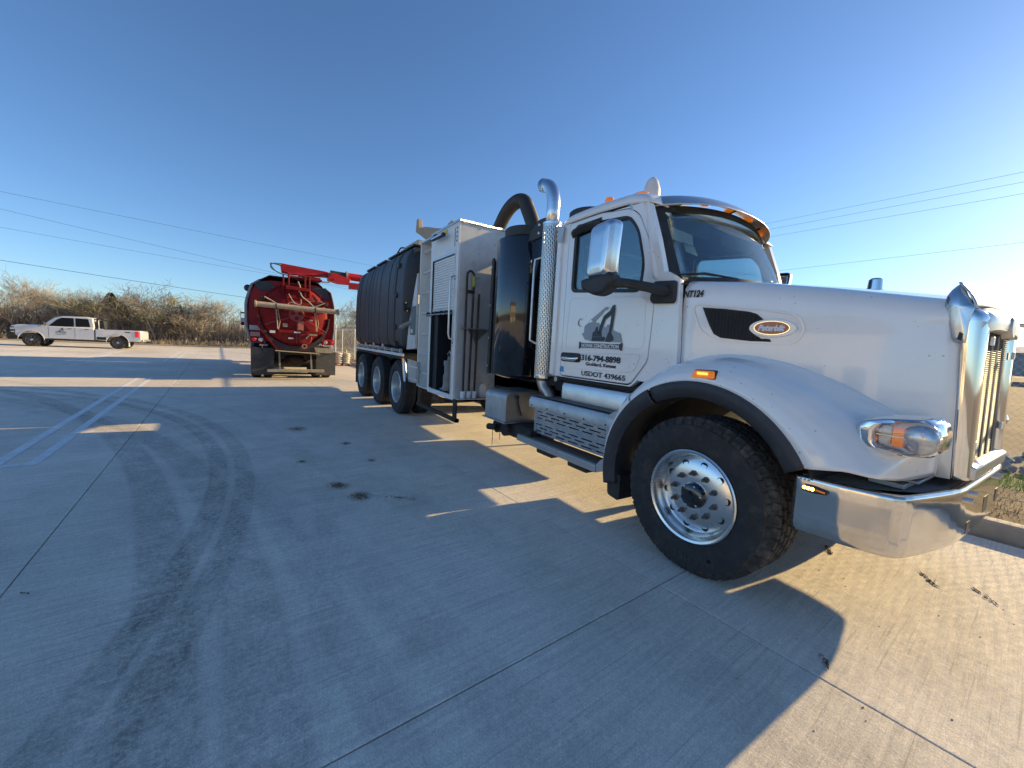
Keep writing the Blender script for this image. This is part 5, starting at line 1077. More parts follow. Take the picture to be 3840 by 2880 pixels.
blk = mat('faded_black_panel', (.045, .047, .05), .6, dirt=(.25, .22, .16), dirt_amt=.6)
ry([(-.02, 3.02), (.62, 3.0), (.30, 3.32), (-.03, 3.30), (-.13, 3.2)], R0-.22, R0-.17, 'corner_panel', blk); ry([(1.6, 2.98), (2.2, 2.92), (2.08, 3.24), (1.72, 3.33), (1.45, 3.3)], R0-.22, R0-.17, 'corner_panel', blk)
M().add([(R0-.1, -.0, 3.33), (R0-.1, .30, 3.52), (R0-.1, 1.72, 3.50), (R0-.1, 1.93, 3.32), (R0-5, -.0, 3.4), (R0-5, .30, 3.60), (R0-5, 1.72, 3.58), (R0-5, 1.93, 3.40)], [(0, 1, 5, 4), (1, 2, 6, 5), (2, 3, 7, 6)]).obj('hopper_cover', blk, rt, solid=.02)
door = M().lathe([(0, .02), (.5, .0), (.9, -.03), (1.02, -.08), (1.05, -.12), (1.05, -.2)], (R0, 1.065, 2.235), (1, 0, 0), 64).obj('tank_door', REDD, rt)
M().lathe([(1.05, -.10), (1.09, -.08), (1.09, -.16), (1.05, -.18)], (R0, 1.065, 2.235), (1, 0, 0), 64, close=True).obj('door_ring', REDD, rt)
def polar(r, a): return (1.065+r*cos(radians(a)), 2.235+r*sin(radians(a)))
# dark trough below the door
ch = [(-.06, 2.2), (.0, 1.75), (.16, 1.50), (.55, 1.02), (1.64, 1.02), (1.98, 1.50), (2.12, 1.85), (2.16, 2.2), (2.08, 2.2)]+[polar(1.06, a) for a in range(-5, -180, -12)]
ry(ch, R0-.16, R0-.02, 'trough', mat('trough_dark', (.05, .035, .035), .7, dirt=(.2, .14, .1), dirt_amt=.6), bevel=.01)
ry([(-.10, 2.15), (-.04, 1.78), (.50, 1.03), (.545, 1.03), (.03, 1.77), (-.04, 2.15)], R0-.05, R0+.03, 'trough_edge', REDD)
hub = M().cyl((R0-.02, 1.10, 2.27), (R0+.06, 1.10, 2.27), .24, n=36).obj('door_hub', mat('hub_red', (.33, .05, .05), .7, dirt=(.3, .15, .12), dirt_amt=.5), rt, bevel=.01)
for a in (155, 25, 270): M().cyl((R0+.05, 1.10+.125*cos(radians(a)), 2.27+.125*sin(radians(a))), (R0+.068, 1.10+.125*cos(radians(a)), 2.27+.125*sin(radians(a))), .068, n=20).obj('hub_recess', mat('dark_red', (.10, .008, .01), .7) if a == 155 else bpy.data.materials['dark_red'], hub)
for (a, b) in (((.90, 2.15), (.42, 1.98)), ((1.3, 2.17), (2.02, 1.72)), ((1.13, 2.04), (1.10, 1.30)), ((.42, 1.98), (.15, 1.86))): M().tube([(R0+.05, *a), (R0+.04, *b)], .015, 8).obj('locking_rod', bpy.data.materials['hub_red'], rt)
M().box(R0, R0+.06, .55, 1.95, 1.63, 1.73).obj('door_beam', REDD, rt, bevel=.01)
M().box(R0, R0+.05, .15, 1.95, 2.36, 2.43).obj('door_beam', REDD, rt, bevel=.01)
M().prism([(1.13, 1.74), (1.13, 2.03), (1.32, 2.07), (1.32, 1.72), (1.22, 1.76)], 'x', R0+.02, R0+.03).obj('orange_patch', mat('salmon_decal', (.55, .17, .11), .6), rt, smooth=0)
for (y0, y1, z0_, z1_) in ((1.02, 1.22, 1.635, 1.685), (.30, .46, 1.60, 1.68), (.85, 1.0, 1.42, 1.47), (.68, .82, 1.83, 1.95), (1.50, 1.60, 2.09, 2.12)): M().box(R0+.062, R0+.066, y0, y1, z0_, z1_).obj('decal', PAPER if y0 != .68 else TAN, rt, smooth=0)
vd = M().lathe([(0, .03), (.12, .05), (.2, .04), (.23, .0), (.23, -.03)], (R0+.04, 1.36, 1.46), (1, 0, 0), 36).obj('valve_disc', REDD, rt)
M().lathe([(.12, .02), (.17, .02), (.17, .0), (.12, 0)], (R0+.06, 1.36, 1.46), (1, 0, 0), 30, close=True).obj('valve_ring', GREYD, vd)
M().tube([(R0+.1, 1.38, 1.47), (R0+.12, 1.50, 1.60), (R0+.1, 1.74, 1.59)], .03, 8).obj('valve_lever', GREYD, vd)
M().lathe([(.045, 0), (.085, 0), (.09, .03), (.045, .03)], (R0+.05, 1.345, 1.19), (1, 0, 0), 24, close=True).obj('outlet_flange', mat('pink_flange', (.5, .2, .16), .6), rt); M().cyl((R0, 1.345, 1.19), (R0+.06, 1.345, 1.19), .05).obj('outlet', BLACKF, rt)
# tan discharge pipe tied across the door
M().tube([(R0+.22, -.10, 2.52), (R0+.22, 2.42, 2.47)], .088, 20).obj('discharge_pipe', TAN, rt)
for y, z in ((-.10, 2.52), (2.42, 2.47)): M().lathe([(.08, -.03), (.115, -.02), (.115, .02), (.08, .03)], (R0+.22, y, z), (0, 1, 0), 24, close=True).obj('pipe_flange', TAN if y < 0 else GREYD, rt)
for y in (.48, 1.66): 
    M().lathe([(.092, -.015), (.1, -.015), (.1, .015), (.092, .015)], (R0+.22, y, 2.505-.02*y), (0, 1, 0), 20, close=True).obj('pipe_strap', BLACKF, rt)
    M().tube([(R0+.15, y, 2.42), (R0+.12, y+.03, 2.1), (R0+.12, y+.05, 1.75)], .02, 6).obj('pipe_hanger', TAN, rt); M().tube([(R0+.15, y+.05, 2.42), (R0+.12, y+.12, 2.0), (R0+.12, y+.07, 1.72)], .012, 6).obj('chain', TAN, rt)
for P in ([(.15, 2.78), (.35, 2.68), (.52, 2.58)], [(1.98, 2.76), (1.8, 2.66), (1.62, 2.58)]): M().tube([(R0+.08, *p) for p in P], .025, 8).obj('support_arm', TAN, rt)
for y, z in ((.10, 2.72), (2.03, 2.72)): M().box(R0-.1, R0+.08, y-.06, y+.06, z-.07, z+.07).obj('arm_bracket', RUSTB, rt, bevel=.01)
# hose loops
for P, r in (([(1.2, 3.05), (1.26, 2.9), (1.45, 2.75), (1.62, 2.58)], .022), ([(.85, 2.95), (.98, 2.72), (1.12, 2.62), (1.22, 2.66), (1.22, 2.80)], .016), ([(1.13, 3.4), (1.20, 3.2), (1.16, 3.05)], .022), ([(.83, 2.62), (.95, 2.68), (1.05, 2.62)], .016)): M().tube(smoothpath([(R0+.14, *p) for p in P], 5), r, 8).obj('hose', TAN, rt)
M().tube([(R0+.05, .80, 2.95), (R0+.05, .80, 2.65)], .04, 10).obj('hydraulic_cylinder', REDD, rt)
# boom post frame and boom
for y in (.70, .86, 1.36, 1.50): M().box(R0-.12, R0+.02, y-.025, y+.025, 2.9, 3.62).obj('post', REDD, rt, bevel=.006)
M().prism([(.76, 3.24), (1.50, 3.18), (1.50, 3.08), (1.2, 3.10), (.76, 3.10)], 'x', R0-.1, R0+.18).obj('boom_bracket', REDD, rt, bevel=.01)
for a in ((.55, 3.02), (1.85, 2.88)): M().box(R0-.02, R0+.0, min(a[0], a[0]), a[0]+.02, a[1]-.1, a[1]+.2).obj('rib', REDD, rt)
ry([(.0, 0)]*0 or [(.62, 2.86), (.60, 2.90), (1.9, 2.78), (1.9, 2.75)], R0+.0, R0+.02, 'door_rib', REDD)
bm_ = ry([(.62, 3.98), (.80, 3.97), (2.0, 3.90), (2.28, 3.86), (2.25, 3.72), (1.7, 3.70), (.95, 3.66), (.66, 3.70)], R0-.5, R0-.12, 'boom', RED, bevel=.015)
ry([(.80, 3.68), (1.75, 3.80), (1.72, 3.72), (.9, 3.64)], R0-.12, R0-.10, 'boom_side_plate', REDBR)
ry(roundpoly([(2.08, 3.86), (2.12, 3.60), (2.45, 3.53), (2.85, 3.54), (2.86, 3.73), (2.3, 3.88)], .03), R0-.45, R0-.1, 'elbow_plate', REDBR, bevel=.01)
M().cyl((R0-.1, 2.14, 3.80), (R0-.06, 2.14, 3.80), .06).obj('pivot_pin', RUSTB, rt); M().cyl((R0-.1, 2.28, 3.64), (R0-.08, 2.28, 3.64), .03).obj('pin_hole', BLACKF, rt)
M().tube([(R0-.3, 2.2, 3.86), (R0-.3, 2.75, 3.84)], .13, 20).obj('boom_hose', BLACKP, rt); M().lathe([(.12, -.04), (.18, -.03), (.18, .03), (.12, .04)], (R0-.3, 2.76, 3.85), (0, 1, 0), 24, close=True).obj('boom_flange', TAN, rt)
M().tube([(R0-.3, 2.8, 3.85), (R0-.3, 5.2, 3.80)], .135, 20).obj('boom_tube', REDBR, rt); M().box(R0-.42, R0-.15, 2.85, 4.9, 3.40, 3.62).obj('boom_lower_beam', RED, rt, bevel=.01)
for z, r in ((3.60, .035), (3.52, .03)): M().tube([(R0-.06, 1.15, z+.03), (R0-.06, 1.85, z)], r, 10).obj('lift_cylinder', REDD, rt)
M().tube([(R0-.06, 1.85, 3.50), (R0-.1, 2.15, 3.52)], .022, 10).obj('cylinder_rod', CHROME, rt); M().box(R0-.6, R0+.0, .85, 1.9, 3.52, 3.58).obj('boom_rest', REDD, rt, bevel=.01)
for k in range(3): M().tube(smoothpath([(R0-.1, .64, 3.95-.03*k), (R0-.1, .40-.03*k, 3.93), (R0-.1, .34+.02*k, 3.80), (R0-.1, .50, 3.68), (R0-.08, .75, 3.60), (R0-.06, 1.2, 3.58)], 5), .016, 6).obj('hydraulic_hose', BLACKP if k != 1 else TAN, rt)
M().sphere((R0-.7, -.32, 3.08), .12, 12).obj('work_lamp', BLACKP, rt)
# lights, deck, flaps, bumper, undercarriage
for y0 in (-.26, 1.92):
    o = M().box(R0-.15, R0-.02, y0, y0+.40, 1.26, 1.46).obj('lamp_box', REDD if y0 < 0 else REDBR, rt, bevel=.01)
    for i in (0, 1): M().lathe([(0, .03), (.05, .028), (.062, .02), (.07, .0)], (R0-.02, y0+.11+.19*i, 1.355), (1, 0, 0), 20).obj('tail_lamp', (REDL if i == (0 if y0 < 0 else 1) else CLEARL), o)
M().box(R0-.4, R0-.02, -.26, .02, 1.46, 1.60).obj('lamp_mount', mat('pink_dust', (.4, .2, .18), .8), rt)
M().box(R0-.15, R0-.1, -.28, .10, 1.66, 1.82).obj('licence_panel', mat('dirty_plate', (.42, .41, .39), .6, var=.3, scale=20), rt)
M().box(R0-.02, R0, .0, .24, 1.15, 1.20).obj('small_plate', GREYD, rt)
M().prism([(.45, 1.02), (1.80, .955), (1.80, .935), (.45, 1.0)], 'x', R0-.2, R0+.45).obj('rear_deck', TAN, rt)
M().box(R0-.6, R0-.2, -.25, 2.25, .86, 1.04).obj('cross_member', BLACKF, rt); M().prism([(1.66, 1.16), (2.28, 1.14), (2.30, .96), (1.72, .98)], 'x', R0-.05, R0).obj('step_plate', TAN, rt)
fl = mat('flap_rubber', (.03, .032, .038), .7, dirt=(.2, .18, .15), dirt_amt=.5, dscale=2)
M().prism([(-.24, .17), (.43, .17), (.42, 1.08), (-.25, 1.10)], 'x', R0-.05, R0-.02).obj('mud_flap', fl, rt); M().prism([(1.73, .16), (2.37, .16), (2.38, 1.0), (1.74, 1.02)], 'x', R0-.05, R0-.02).obj('mud_flap', mat('flap_dusty', (.10, .095, .085), .8, dirt=(.22, .19, .15), dirt_amt=.7), rt)
M().box(R0+.02, R0+.10, .22, 1.98, .27, .37).obj('rear_bumper', TAN, rt, bevel=.008)
for y in (.60, 1.58): M().beam((R0+.06, y, .28), (R0-.1, y-.02, .95), .045, .05, up=(0, 1, 0)).obj('bumper_hanger', GREYD, rt)
M().box(R0-8.0, R0-.4, .62, .74, .70, .95).obj('chassis_rail', BLACKF, rt); M().box(R0-8.0, R0-.4, 1.38, 1.50, .70, .95).obj('chassis_rail', BLACKF, rt)
M().box(R0-7, R0-1.9, .2, 1.95, .30, 1.3).obj('underbody', BLACKF, rt); M().sphere((R0-.9, 1.1, .62), .27, 14, (1, 1.1, .85)).obj('differential', RUSTB, rt); M().cyl((R0-.9, -.1, .56), (R0-.9, 2.2, .56), .09).obj('axle', RUSTB, rt)
for x in (R0-.95, R0-2.4):
    for y in (-.24, .11): add_wheel(rt, x, y, rear_tyre, [], R=.585)
    for y in (2.32, 1.97): add_wheel(rt, x, y, rear_tyre, [], flip=-1, R=.585)
add_wheel(rt, R0-8.9, -.3, rear_tyre, [], R=.585); add_wheel(rt, R0-8.9, 2.3, rear_tyre, [], flip=-1, R=.585)
M().prism(roundpoly([(R0-7.0, .95), (R0-6.9, 2.9), (R0-8.6, 2.9), (R0-9.0, 2.0), (R0-10.2, 1.9), (R0-10.3, 1.0)], .1), 'y', -.05, 2.1).obj('cab', RED, rt, bevel=.05)
M().grid(lambda u, v: (R0-8.9+.78*cos(pi*u), lerp(-.36, .1, v), .55+.78*sin(pi*u)), 20, 2).obj('front_fender', mat('faded_blue_red', (.10, .08, .12), .5), rt, solid=.03)
mm_ = M().prism(rrect(-.75, -.53, 2.0, 2.5, .04), 'x', R0-7.0, R0-6.93).obj('mirror', GREYWHITE, rt, bevel=.01)
M().box(R0-6.925, R0-6.92, -.72, -.56, 2.22, 2.42).obj('mirror_glass', CHROME, mm_); M().box(R0-6.925, R0-6.92, -.72, -.56, 2.44, 2.49).obj('mirror_band', REDD, mm_); M().sphere((R0-6.95, -.66, 1.95), .09, 12).obj('spot_mirror', REDD, mm_)
text('Super Products', rt, INKW, (R0+.012, 1.42, 2.76), .06, (radians(90), 0, radians(90)), width=.5)

# ------------------------------------------------------------------ pickup (local x runs nose to tail, local y away from the camera)
pk = empty('pickup_truck', (-35.17, -11.39, 0), 'white crew cab pickup parked sideways before the trees at the far left', 'pickup truck', rz=atan2(1, .05))
P = pk; PR = .40; PW = 1.62
def arch(cx, r, n=12, a0=0, a1=180): return [(cx+r*cos(radians(lerp(a0, a1, i/n))), PR+r*sin(radians(lerp(a0, a1, i/n)))) for i in range(n+1)]
low = [(-.80, .60), (-.84, .95), (-.80, 1.18), (-.55, 1.26), (.30, 1.31), (.36, 1.30), (.80, 1.25), (2.70, 1.27), (2.70, .50)]+[(.62, .48)]+arch(0, .52, 12, 10, 168)
M().prism(low, 'y', 0, PW).obj('body', PICKW, P, bevel=.05, local=True)
bed = [(2.74, 1.20), (4.84, 1.22), (4.90, 1.15), (4.90, .62), (4.62, .50)]+arch(3.76, .52, 12, 12, 170)+[(2.74, .52)]
M().prism(bed, 'y', 0, PW).obj('bed', PICKW, P, bevel=.04, local=True)
M().prism([(.34, 1.22), (.98, 1.80), (1.31, 1.89), (2.40, 1.92), (2.66, 1.86), (2.72, 1.22)], 'y', .06, PW-.06).obj('cab', PICKW, P, bevel=.07, local=True)
M().prism(roundpoly([(.72, 1.26), (1.10, 1.68), (1.30, 1.79), (1.80, 1.80), (1.80, 1.28), (1.2, 1.24)], .03), 'y', .05, .11).obj('front_window', PICKG, P, local=True)
M().prism(roundpoly([(1.87, 1.28), (1.87, 1.80), (2.44, 1.79), (2.52, 1.30)], .05), 'y', .05, .11).obj('rear_window', PICKG, P, local=True)
M().add([(.37, .2, 1.31), (.95, .2, 1.785), (.95, PW-.2, 1.785), (.37, PW-.2, 1.31)], [(0, 1, 2, 3)]).obj('windshield', PICKG, P, local=True)
for x in (1.84, .72, 2.70): M().box(x, x+.012, -.002, .004, .58, 1.24).obj('door_seam', BLACKP, P, local=True, smooth=0)
for x in (1.55, 2.28): M().box(x, x+.17, -.02, .0, 1.13, 1.16).obj('door_handle', BLACKP, P, local=True, bevel=.005)
M().prism([(-.94, .38), (-.97, .62), (-.96, 1.10), (-.66, 1.14), (-.62, .95), (-.62, .70), (-.50, .55), (-.50, .40)], 'y', -.02, PW+.02).obj('grille_guard', BLACKF, P, bevel=.03, local=True)
M().box(-.82, -.64, -.03, .05, .95, 1.08).obj('headlight', CLEARL, P, local=True, bevel=.02); M().box(-.80, -.66, -.03, .05, .80, .87).obj('headlight', CLEARL, P, local=True, bevel=.02)
M().box(-.92, -.72, -.035, .0, .87, .90).obj('guard_bar', BLACKP, P, local=True)
M().box(.45, .62, -.14, .06, 1.24, 1.46).obj('mirror', BLACKP, P, bevel=.03, local=True); M().box(.47, .60, -.142, -.1, 1.25, 1.30).obj('mirror_cap', INKW, P, bevel=.01, local=True)
M().box(4.58, 4.80, -.012, .05, .78, 1.18).obj('tail_lamp', mat('tail_red', (.55, .01, .015), .2, coat=1, emit=.25), P, bevel=.03, local=True)
M().box(4.88, 5.0, .05, PW-.05, .50, .66).obj('rear_bumper', ALUDULL, P, bevel=.03, local=True); M().box(4.95, 5.15, .8, 1.0, .44, .54).obj('hitch', BLACKF, P, local=True)
M().box(.62, 2.75, -.0, .12, .44, .52).obj('running_board', BLACKP, P, local=True, bevel=.02); M().box(.5, 3.25, .2, 1.6, .40, .52).obj('underbody', BLACKF, P, local=True); M().box(2.80, 3.22, -.004, .1, .55, .72).obj('bed_step', BLACKF, P, local=True)
for a, b in (((2.80, .15, 1.22), (2.82, .15, 1.86)), ((3.12, .15, 1.22), (3.05, .15, 1.84)), ((2.80, .15, 1.86), (3.12, .15, 1.82)), ((2.80, 1.7, 1.22), (2.82, 1.7, 1.86)), ((2.82, .15, 1.84), (2.82, 1.7, 1.84))): M().beam(a, b, .07, .07).obj('headache_rack', BLACKP, P, local=True)
M().box(2.90, 3.10, .12, .7, 1.22, 1.75).obj('tool_tank', BLACKP, P, local=True, bevel=.03)
for q, mt_ in ((.02, BLACKP), (.06, ALUDULL)): M().box(4.12, 4.38, -.004-q*.02, .0, 1.12-q, 1.15-q).obj('bed_emblem', BLACKP, P, local=True, smooth=0)
ptyre = M().lathe([(.22, .02), (.24, .0), (.34, -.0), (.385, .02), (.40, .06), (.40, .22), (.385, .26), (.24, .27)], (0, 0, 0), ax, 36).mesh('tyre', TYREM)
prim = M().lathe([(.235, .01), (.22, .02), (.21, .06), (.08, .05), (.06, .02), (0, .02)], (0, 0, 0), ax, 28).mesh('rim', BLACKG)
pspoke = M().box(-.028, .028, .02, .045, .05, .215).mesh('spoke', mat('dark_spoke', (.10, .10, .11), .3, .8))
pcap = M().lathe([(0, .0), (.05, .0), (.06, .02)], (0, 0, 0), ax, 14).mesh('wheel_cap', ALU)
for x in (0, 3.76):
    for s in (1, -1):
        w = bpy.data.objects.new('wheel', None); COL.objects.link(w); w.parent = P; w.location = (x, .0 if s > 0 else PW, PR-.005); w.rotation_euler = (0, 0, 0 if s > 0 else pi)
        link('tyre', ptyre, None).parent = w; link('rim', prim, None).parent = w; link('wheel_cap', pcap, None).parent = w
        for k in range(8):
            o = link('spoke', pspoke, None); o.parent = w; o.rotation_euler = (0, 2*pi*k/8, 0)
    M().grid(lambda u, v: (x+.54*cos(pi*u), -.02+.03*v, PR+.54*sin(pi*u)), 16, 1).obj('wheel_arch', PICKW, P, local=True, solid=.025)
    M().box(x+.50, x+.54, .0, .2, .18, .5).obj('mud_flap', GREYWHITE if x else BLACKP, P, local=True)
def pflat(poly, mt_): M().prism(poly, 'y', -.006, .001).obj('door_logo', mt_, P, local=True, smooth=0)
pflat([(1.14, .96), (1.14, 1.0), (1.22, 1.02), (1.28, 1.16), (1.34, 1.18), (1.36, .97), (1.32, .97), (1.31, 1.12), (1.24, 1.0), (1.24, .955)], INKD); pflat([(1.02, .91), (1.02, .94), (1.48, .94), (1.48, .91)], INKD)
for z, b_ in ((.845, '316-794-8898'), (.765, 'Goddard, Kansas')):
    t_ = text(b_, P, INKD, (1.03, -.004, z), .045, e90, width=.42); t_.location = (1.03, -.004, z)

# pallet of sacks and bollard between the trucks
pal = empty('sack_pallet', (-23.6, 3.87, 0), 'pallet of pale wrapped sacks on the lot right of the red truck', 'pallet')
for i in range(5): M().box(-24.0, -23.2, 3.52+.17*i, 3.64+.17*i, .10, .12).obj('board', WOOD, pal)
for y in (3.54, 3.86, 4.20): M().box(-24.0, -23.2, y, y+.08, .015, .10).obj('bearer', WOOD, pal)
for L in range(5):
    for (x, y) in ((-23.4, 3.68), (-23.4, 4.06), (-23.8, 3.68), (-23.8, 4.06)): M().sphere((x+random.uniform(-.02, .02), y+random.uniform(-.02, .02), .18+.115*L), .24, 12, (.9, .82, .32)).obj('sack', SACK, pal)
bo = M().lathe([(0, .72), (.05, .70), (.06, .66), (.06, 0)], (-29.0, 5.0, 0), (0, 0, 1), 14).obj('bollard', YELLOW); tag(bo, 'yellow bollard just right of the pallet of sacks', 'bollard')

# ------------------------------------------------------------------ bare trees and thicket beyond the lot
def tree_meshes(seed, h, spread, dens, mt_, trunk_mt=BARK, lean=.0, leaf=None, tw=.012):
    rnd = random.Random(seed); tm, cm = M(), M()
    def tri(m, a, b, ra, rb):
        d = (b-a).normalized(); s = d.orthogonal().normalized(); t = d.cross(s)
        va = [a+(s*cos(q)+t*sin(q))*ra for q in (0, 2.094, 4.189)]; vb = [b+(s*cos(q)+t*sin(q))*rb for q in (0, 2.094, 4.189)]
        m.add(va+vb, [(0, 1, 4, 3), (1, 2, 5, 4), (2, 0, 3, 5)])
    def grow_(p, d, L, r, lvl):
        m = tm if lvl < 2 else cm; n = 4 if lvl < 2 else (3 if lvl < 4 else 2)
        for i in range(n):
            d2 = (d+Vector((rnd.gauss(0, .14), rnd.gauss(0, .14), rnd.gauss(.05, .1)))).normalized(); q = p+d2*L/n; r2 = r*(1-.5*(i+1)/n)
            tri(m, p, q, max(r*(1-.5*i/n), tw*.8), max(r2, tw*.5))
            if lvl < 4 and (i > 0 or lvl > 0):
                for _ in range(rnd.choice(dens)):
                    side = Vector((rnd.gauss(0, 1), rnd.gauss(0, 1), rnd.gauss(.25, .5))).normalized()
                    grow_(q, (d2*.75+side*spread).normalized(), L*rnd.uniform(.5, .78), r2*.6, lvl+1)
            if lvl >= 3 and leaf:
                for _ in range(leaf):
                    c = q+Vector((rnd.gauss(0, .09), rnd.gauss(0, .09), rnd.gauss(0, .09))); a = Vector((rnd.gauss(0, 1), rnd.gauss(0, 1), rnd.gauss(0, 1))).normalized()*.035; b = a.orthogonal().normalized()*.025
                    cm.add([c-a, c+b, c+a, c-b], [(0, 1, 2, 3)])
            p, d = q, d2
    for k in range(rnd.choice((1, 2, 3))):
        grow_(Vector((rnd.gauss(0, .1), rnd.gauss(0, .1), -.05)), Vector((rnd.gauss(lean, .15), rnd.gauss(0, .15), 1)).normalized(), h*.72, h*.02, 0)
    zm = max(v[2] for v in cm.v); 
    return tm.mesh('trunk', trunk_mt, smooth=0, fix=False), cm.mesh('crown', mt_, smooth=0, fix=False), zm
kinds = [tree_meshes(1, 1, .75, (1, 2, 2), TWIG, tw=.0032), tree_meshes(2, 1, .85, (2, 2, 1), TWIG, tw=.0032), tree_meshes(5, 1, .6, (2, 1, 2), TWIGL, trunk_mt=mat('pale_bark', (.36, .31, .25), .9, var=.3), tw=.003),
         tree_meshes(9, 1, .8, (2, 2, 1), BUD, leaf=0, tw=.0035), tree_meshes(14, 1, .9, (1, 2, 2), TWIG, tw=.0036), tree_meshes(23, 1, .7, (2, 2, 2), TWIGL, tw=.0032)]
def scatter_leaf(mesh_v, n, mt_, sd):
    rnd = random.Random(sd); m = M()
    for _ in range(n):
        c = Vector(rnd.choice(mesh_v)); c += Vector((rnd.gauss(0, .01), rnd.gauss(0, .01), rnd.gauss(0, .01))); a = Vector((rnd.gauss(0, 1), rnd.gauss(0, 1), rnd.gauss(0, 1))).normalized()*.011; b = a.orthogonal().normalized()*.008
        m.add([c-a, c+b, c+a, c-b], [(0, 1, 2, 3)])
    return m.mesh('buds', mt_, smooth=0, fix=False)
budm = scatter_leaf([v.co[:] for v in kinds[3][1].vertices], 2600, mat('fresh_buds', (.26, .27, .10), .8), 3)
def tree(k, u, v, h, label, rz=None, group='bare trees behind the lot', w=1.0):
    tm, cm, zm = kinds[k]; r = random.uniform(0, 6) if rz is None else rz; s = h/zm; p = J(u, v, .1)
    t = empty('bare_tree', p, label, 'tree', group, r)
    for nm, me in (('trunk', tm), ('crown', cm))+((('buds', budm),) if k == 3 else ()):
        o = link(nm, me, None); o.parent = t; o.scale = (s*w, s*w, s)
random.seed(21)
special = [(5, -46.8, -9.9, 4.3, 'thin pale bare tree over the pickup windshield', 1.2), (2, -46.1, -7.2, 4.5, 'slender bare tree behind the pickup bed', .9), (1, -46.9, .6, 4.9, 'dark branching bare tree just left of the red truck mirror', 1.2), (0, -46.5, -2.6, 4.3, 'spreading bare tree right of the tallest one', 1.4), (4, -46.6, -5.5, 4.4, 'dense bare tree right of the pickup tail', 1.3), (0, -46.8, -19.5, 4.4, 'bare tree at the left frame edge behind the evergreen', 1.4), (2, -46.4, -11.9, 5.3, 'tall pale bare tree rising behind the pickup hood', 1.2), (0, -46.0, -13.2, 4.0, 'lower brown bare tree just left of the tall pale one', 1.3), (3, -46.3, -6.2, 4.6, 'bare tree with yellow-green buds behind the pickup tail', 1.5), (3, -46.3, -3.6, 5.0, 'budding green-tinged tree midway between pickup and red truck', 1.3),
           (1, -45.6, -4.6, 5.6, 'tallest dark bare tree between the pickup and the red truck', 1.3), (2, -45.9, -8.3, 4.6, 'pale bare tree above the pickup cab roof', 1.2), (5, -45.6, -1.6, 4.7, 'pale twiggy tree just left of the red truck', 1.4), (1, -44.0, 9.9, 6.0, 'bare dark tree seen through the gap right of the red truck', 1.2), (4, -46, 12.0, 5.2, 'bushy bare tree behind the fence in the gap between the trucks', 1.3), (0, -46.2, 8.2, 4.0, 'low bare tree behind the fence beside the red truck', 1.3)]
for k, u, v, h, lb_, w in special: tree(k, u, v, h, lb_, w=w)
for i in range(44):
    v = -25+i*.86+random.uniform(-.4, .4); row = i % 3
    tree(random.choice((0, 1, 4, 0, 5, 4, 2)), -46.0-row*1.7-random.random(), v, random.uniform(2.1, 3.1)+.4*row, 'bare brown scrub tree in the thicket along the far edge of the lot', w=random.uniform(1.0, 1.45))
# dark evergreen at the left edge
cm_ = M(); rnd = random.Random(4)
for _ in range(9000):
    z = rnd.random()**.8; rr = (1.02-z)**.75*.62*(.45+.55*rnd.random()**.4)*(1+.22*sin(9*z+3*rnd.random())); a = rnd.uniform(0, 2*pi); c = Vector((rr*cos(a), rr*sin(a), z+.03))
    d = Vector((cos(a), sin(a), rnd.uniform(-.1, .8))).normalized()*rnd.uniform(.02, .05); b = d.orthogonal().normalized()*.011; cm_.add([c-d-b*.3, c+b, c+d, c-b], [(0, 1, 2, 3)])
cmesh = cm_.mesh('crown', CEDAR, smooth=0, fix=False); ctm = M().tube([(0, 0, 0), (.02, 0, .5), (0, 0, .9)], [.03, .02, .005], 6).mesh('trunk', BARK)
for u, v, h, w, lb_ in ((-44.9, -16.4, 4.2, 1.7, 'dark rusty evergreen at the left edge behind the pickup nose'), (-46.6, -18.6, 4.2, 1.5, 'dark evergreen farthest left at the frame edge'), (-47.2, -7.2, 3.9, 1.0, 'dark narrow evergreen behind the pickup rack'), (-45.2, -14.8, 2.6, 1.6, 'small dark evergreen bush behind the pickup bumper')):
    t = empty('cedar_tree', J(u, v, .08), lb_, 'tree', 'evergreens at the lot edge', random.uniform(0, 6))
    for nm, me in (('trunk', ctm), ('crown', cmesh)): o = link(nm, me, None); o.parent = t; o.scale = (h*.6*w, h*.6*w, h)
# understorey thicket: one mass nobody could count
th = M(); rnd = random.Random(8)
for _ in range(9000):
    v = rnd.uniform(-27, 15); u = -45.2-rnd.random()**1.3*6; p = Vector(J(u, v, .1)); h = rnd.uniform(.5, 2.5)*rnd.uniform(.6, 1); d = Vector((rnd.gauss(0, .38), rnd.gauss(0, .38), 1)).normalized()
    st_ = p+Vector((0, 0, rnd.uniform(0, 1.3))); q = st_+d*h*.5; r = q+(d+Vector((rnd.gauss(0, .4), rnd.gauss(0, .4), .1))).normalized()*h*.4; w = rnd.uniform(.008, .02); s = Vector((rnd.gauss(0, 1), rnd.gauss(0, 1), 0)).normalized()*w; s2 = d.cross(s)
    th.add([st_+s, st_-s*.5+s2, st_-s*.5-s2, q+s*.7, q-s*.4+s2*.7, q-s*.4-s2*.7, r], [(0, 1, 4, 3), (1, 2, 5, 4), (2, 0, 3, 5), (3, 4, 6), (4, 5, 6), (5, 3, 6)])
tag(th.obj('thicket', mat('thicket_stems', (.24, .20, .16), .95, var=.5, scale=1.3), smooth=0, fix=False), None, None, None, 'stuff')
tl = M(); rnd = random.Random(5)
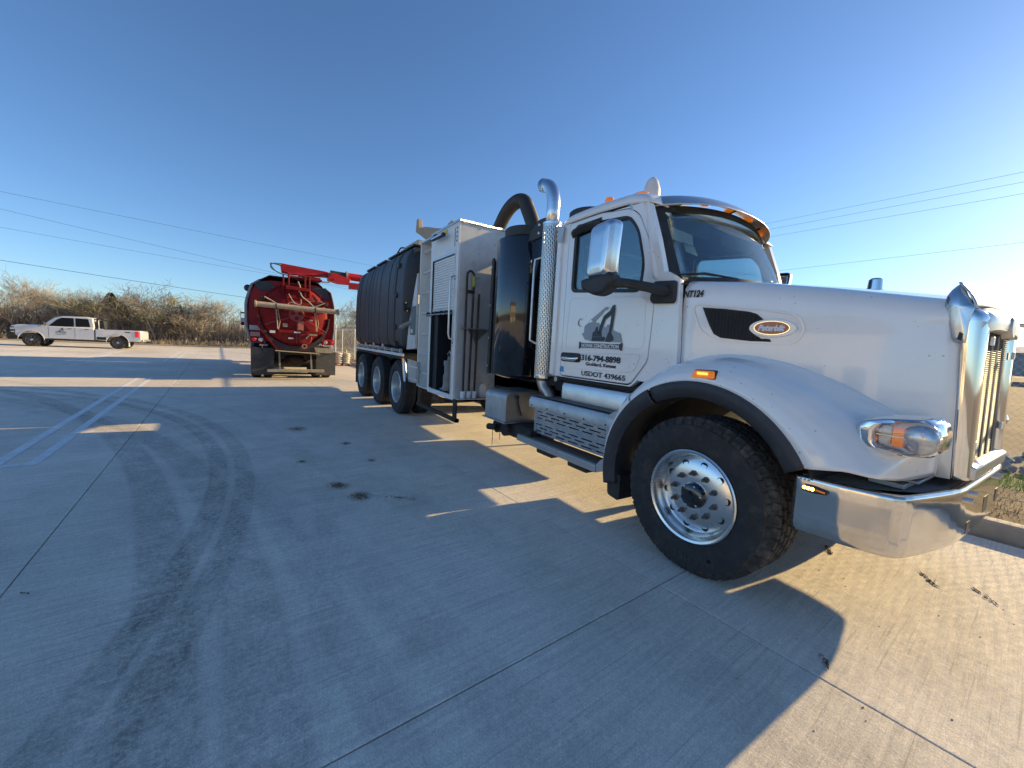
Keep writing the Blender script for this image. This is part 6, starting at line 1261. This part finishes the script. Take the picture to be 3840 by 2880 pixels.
for _ in range(9000):
    v = rnd.uniform(-400, 400); u = -rnd.uniform(60, 75) if abs(v) < 60 else -rnd.uniform(80, 160); p = Vector(J(u, v, .2)); h = rnd.uniform(1.5, 3.6); a = rnd.uniform(0, 6); s = Vector((cos(a), sin(a), 0))*rnd.uniform(.15, .4)
    tl.add([p-s, p+s, p+s*.3+Vector((0, 0, h))], [(0, 1, 2)])
tag(tl.obj('distant_wood', mat('distant_brush', (.20, .17, .14), .95, var=.4, scale=.4), smooth=0, fix=False), None, None, None, 'stuff')
# low posts along the far edge
pmesh = M().tube([(0, 0, 0), (0, 0, .42), (0, 0, .44)], [.04, .04, .02], 8).mesh('edge_post', mat('post_pale', (.45, .4, .33), .8))
for i in range(6): tag(link('edge_post', pmesh, None, J(-44.8, -9.8+i*2.45+(i % 2)*.2, .1)), 'short pale post on the dry verge at the far edge of the lot', 'post', 'posts along the far verge')

# ------------------------------------------------------------------ overhead lines
def wire(a, b, r, label, sag=.3, n=24):
    a, b = Vector(a), Vector(b); P_ = [a.lerp(b, i/n)-Vector((0, 0, sag*4*(i/n)*(1-i/n))) for i in range(n+1)]
    tag(M().tube(P_, r, 5, caps=False).obj('power_line', WIRE, smooth=0, fix=False), label, 'power line', 'overhead power lines')
def ext(a, b, s0, s1): a, b = Vector(a), Vector(b); return a+(b-a)*s0, a+(b-a)*s1
for (a, b), lb_, r in (((( -70, -24.33, 15.75), (-70, 12.72, 13.95)), 'highest overhead wire at left, above the red truck', .014), (((-70, -24.4, 13.85), (-70, 1.64, 10.68)), 'second highest overhead wire at left', .014), (((-70, -24.5, 11.85), (-70, -3.2, 10.6)), 'third overhead wire at left, ending behind the tank cover', .013), (((-70, -24.67, 8.2), (-70, -3.56, 6.75)), 'lowest overhead wire at left, just above the treetops', .024)):
    p, q = ext(a, b, -.6, 1.9); wire(p, q, r, lb_, .25)
for (a, b), lb_ in ((((-22.55, 45, 15.95), (-5.69, 45, 15.74)), 'highest overhead wire at right above the hood'), (((-22.2, 45, 15.28), (-5.61, 45, 15.05)), 'second overhead wire at right above the hood'), (((-22.0, 45, 14.5), (-5.52, 45, 14.25)), 'third overhead wire at right above the hood'), (((-22.0, 45, 10.88), (-5.15, 45, 10.87)), 'lowest overhead wire at right just above the hood')):
    p, q = ext(a, b, -1.3, 2.6); wire(p, q, .010, lb_, .12)
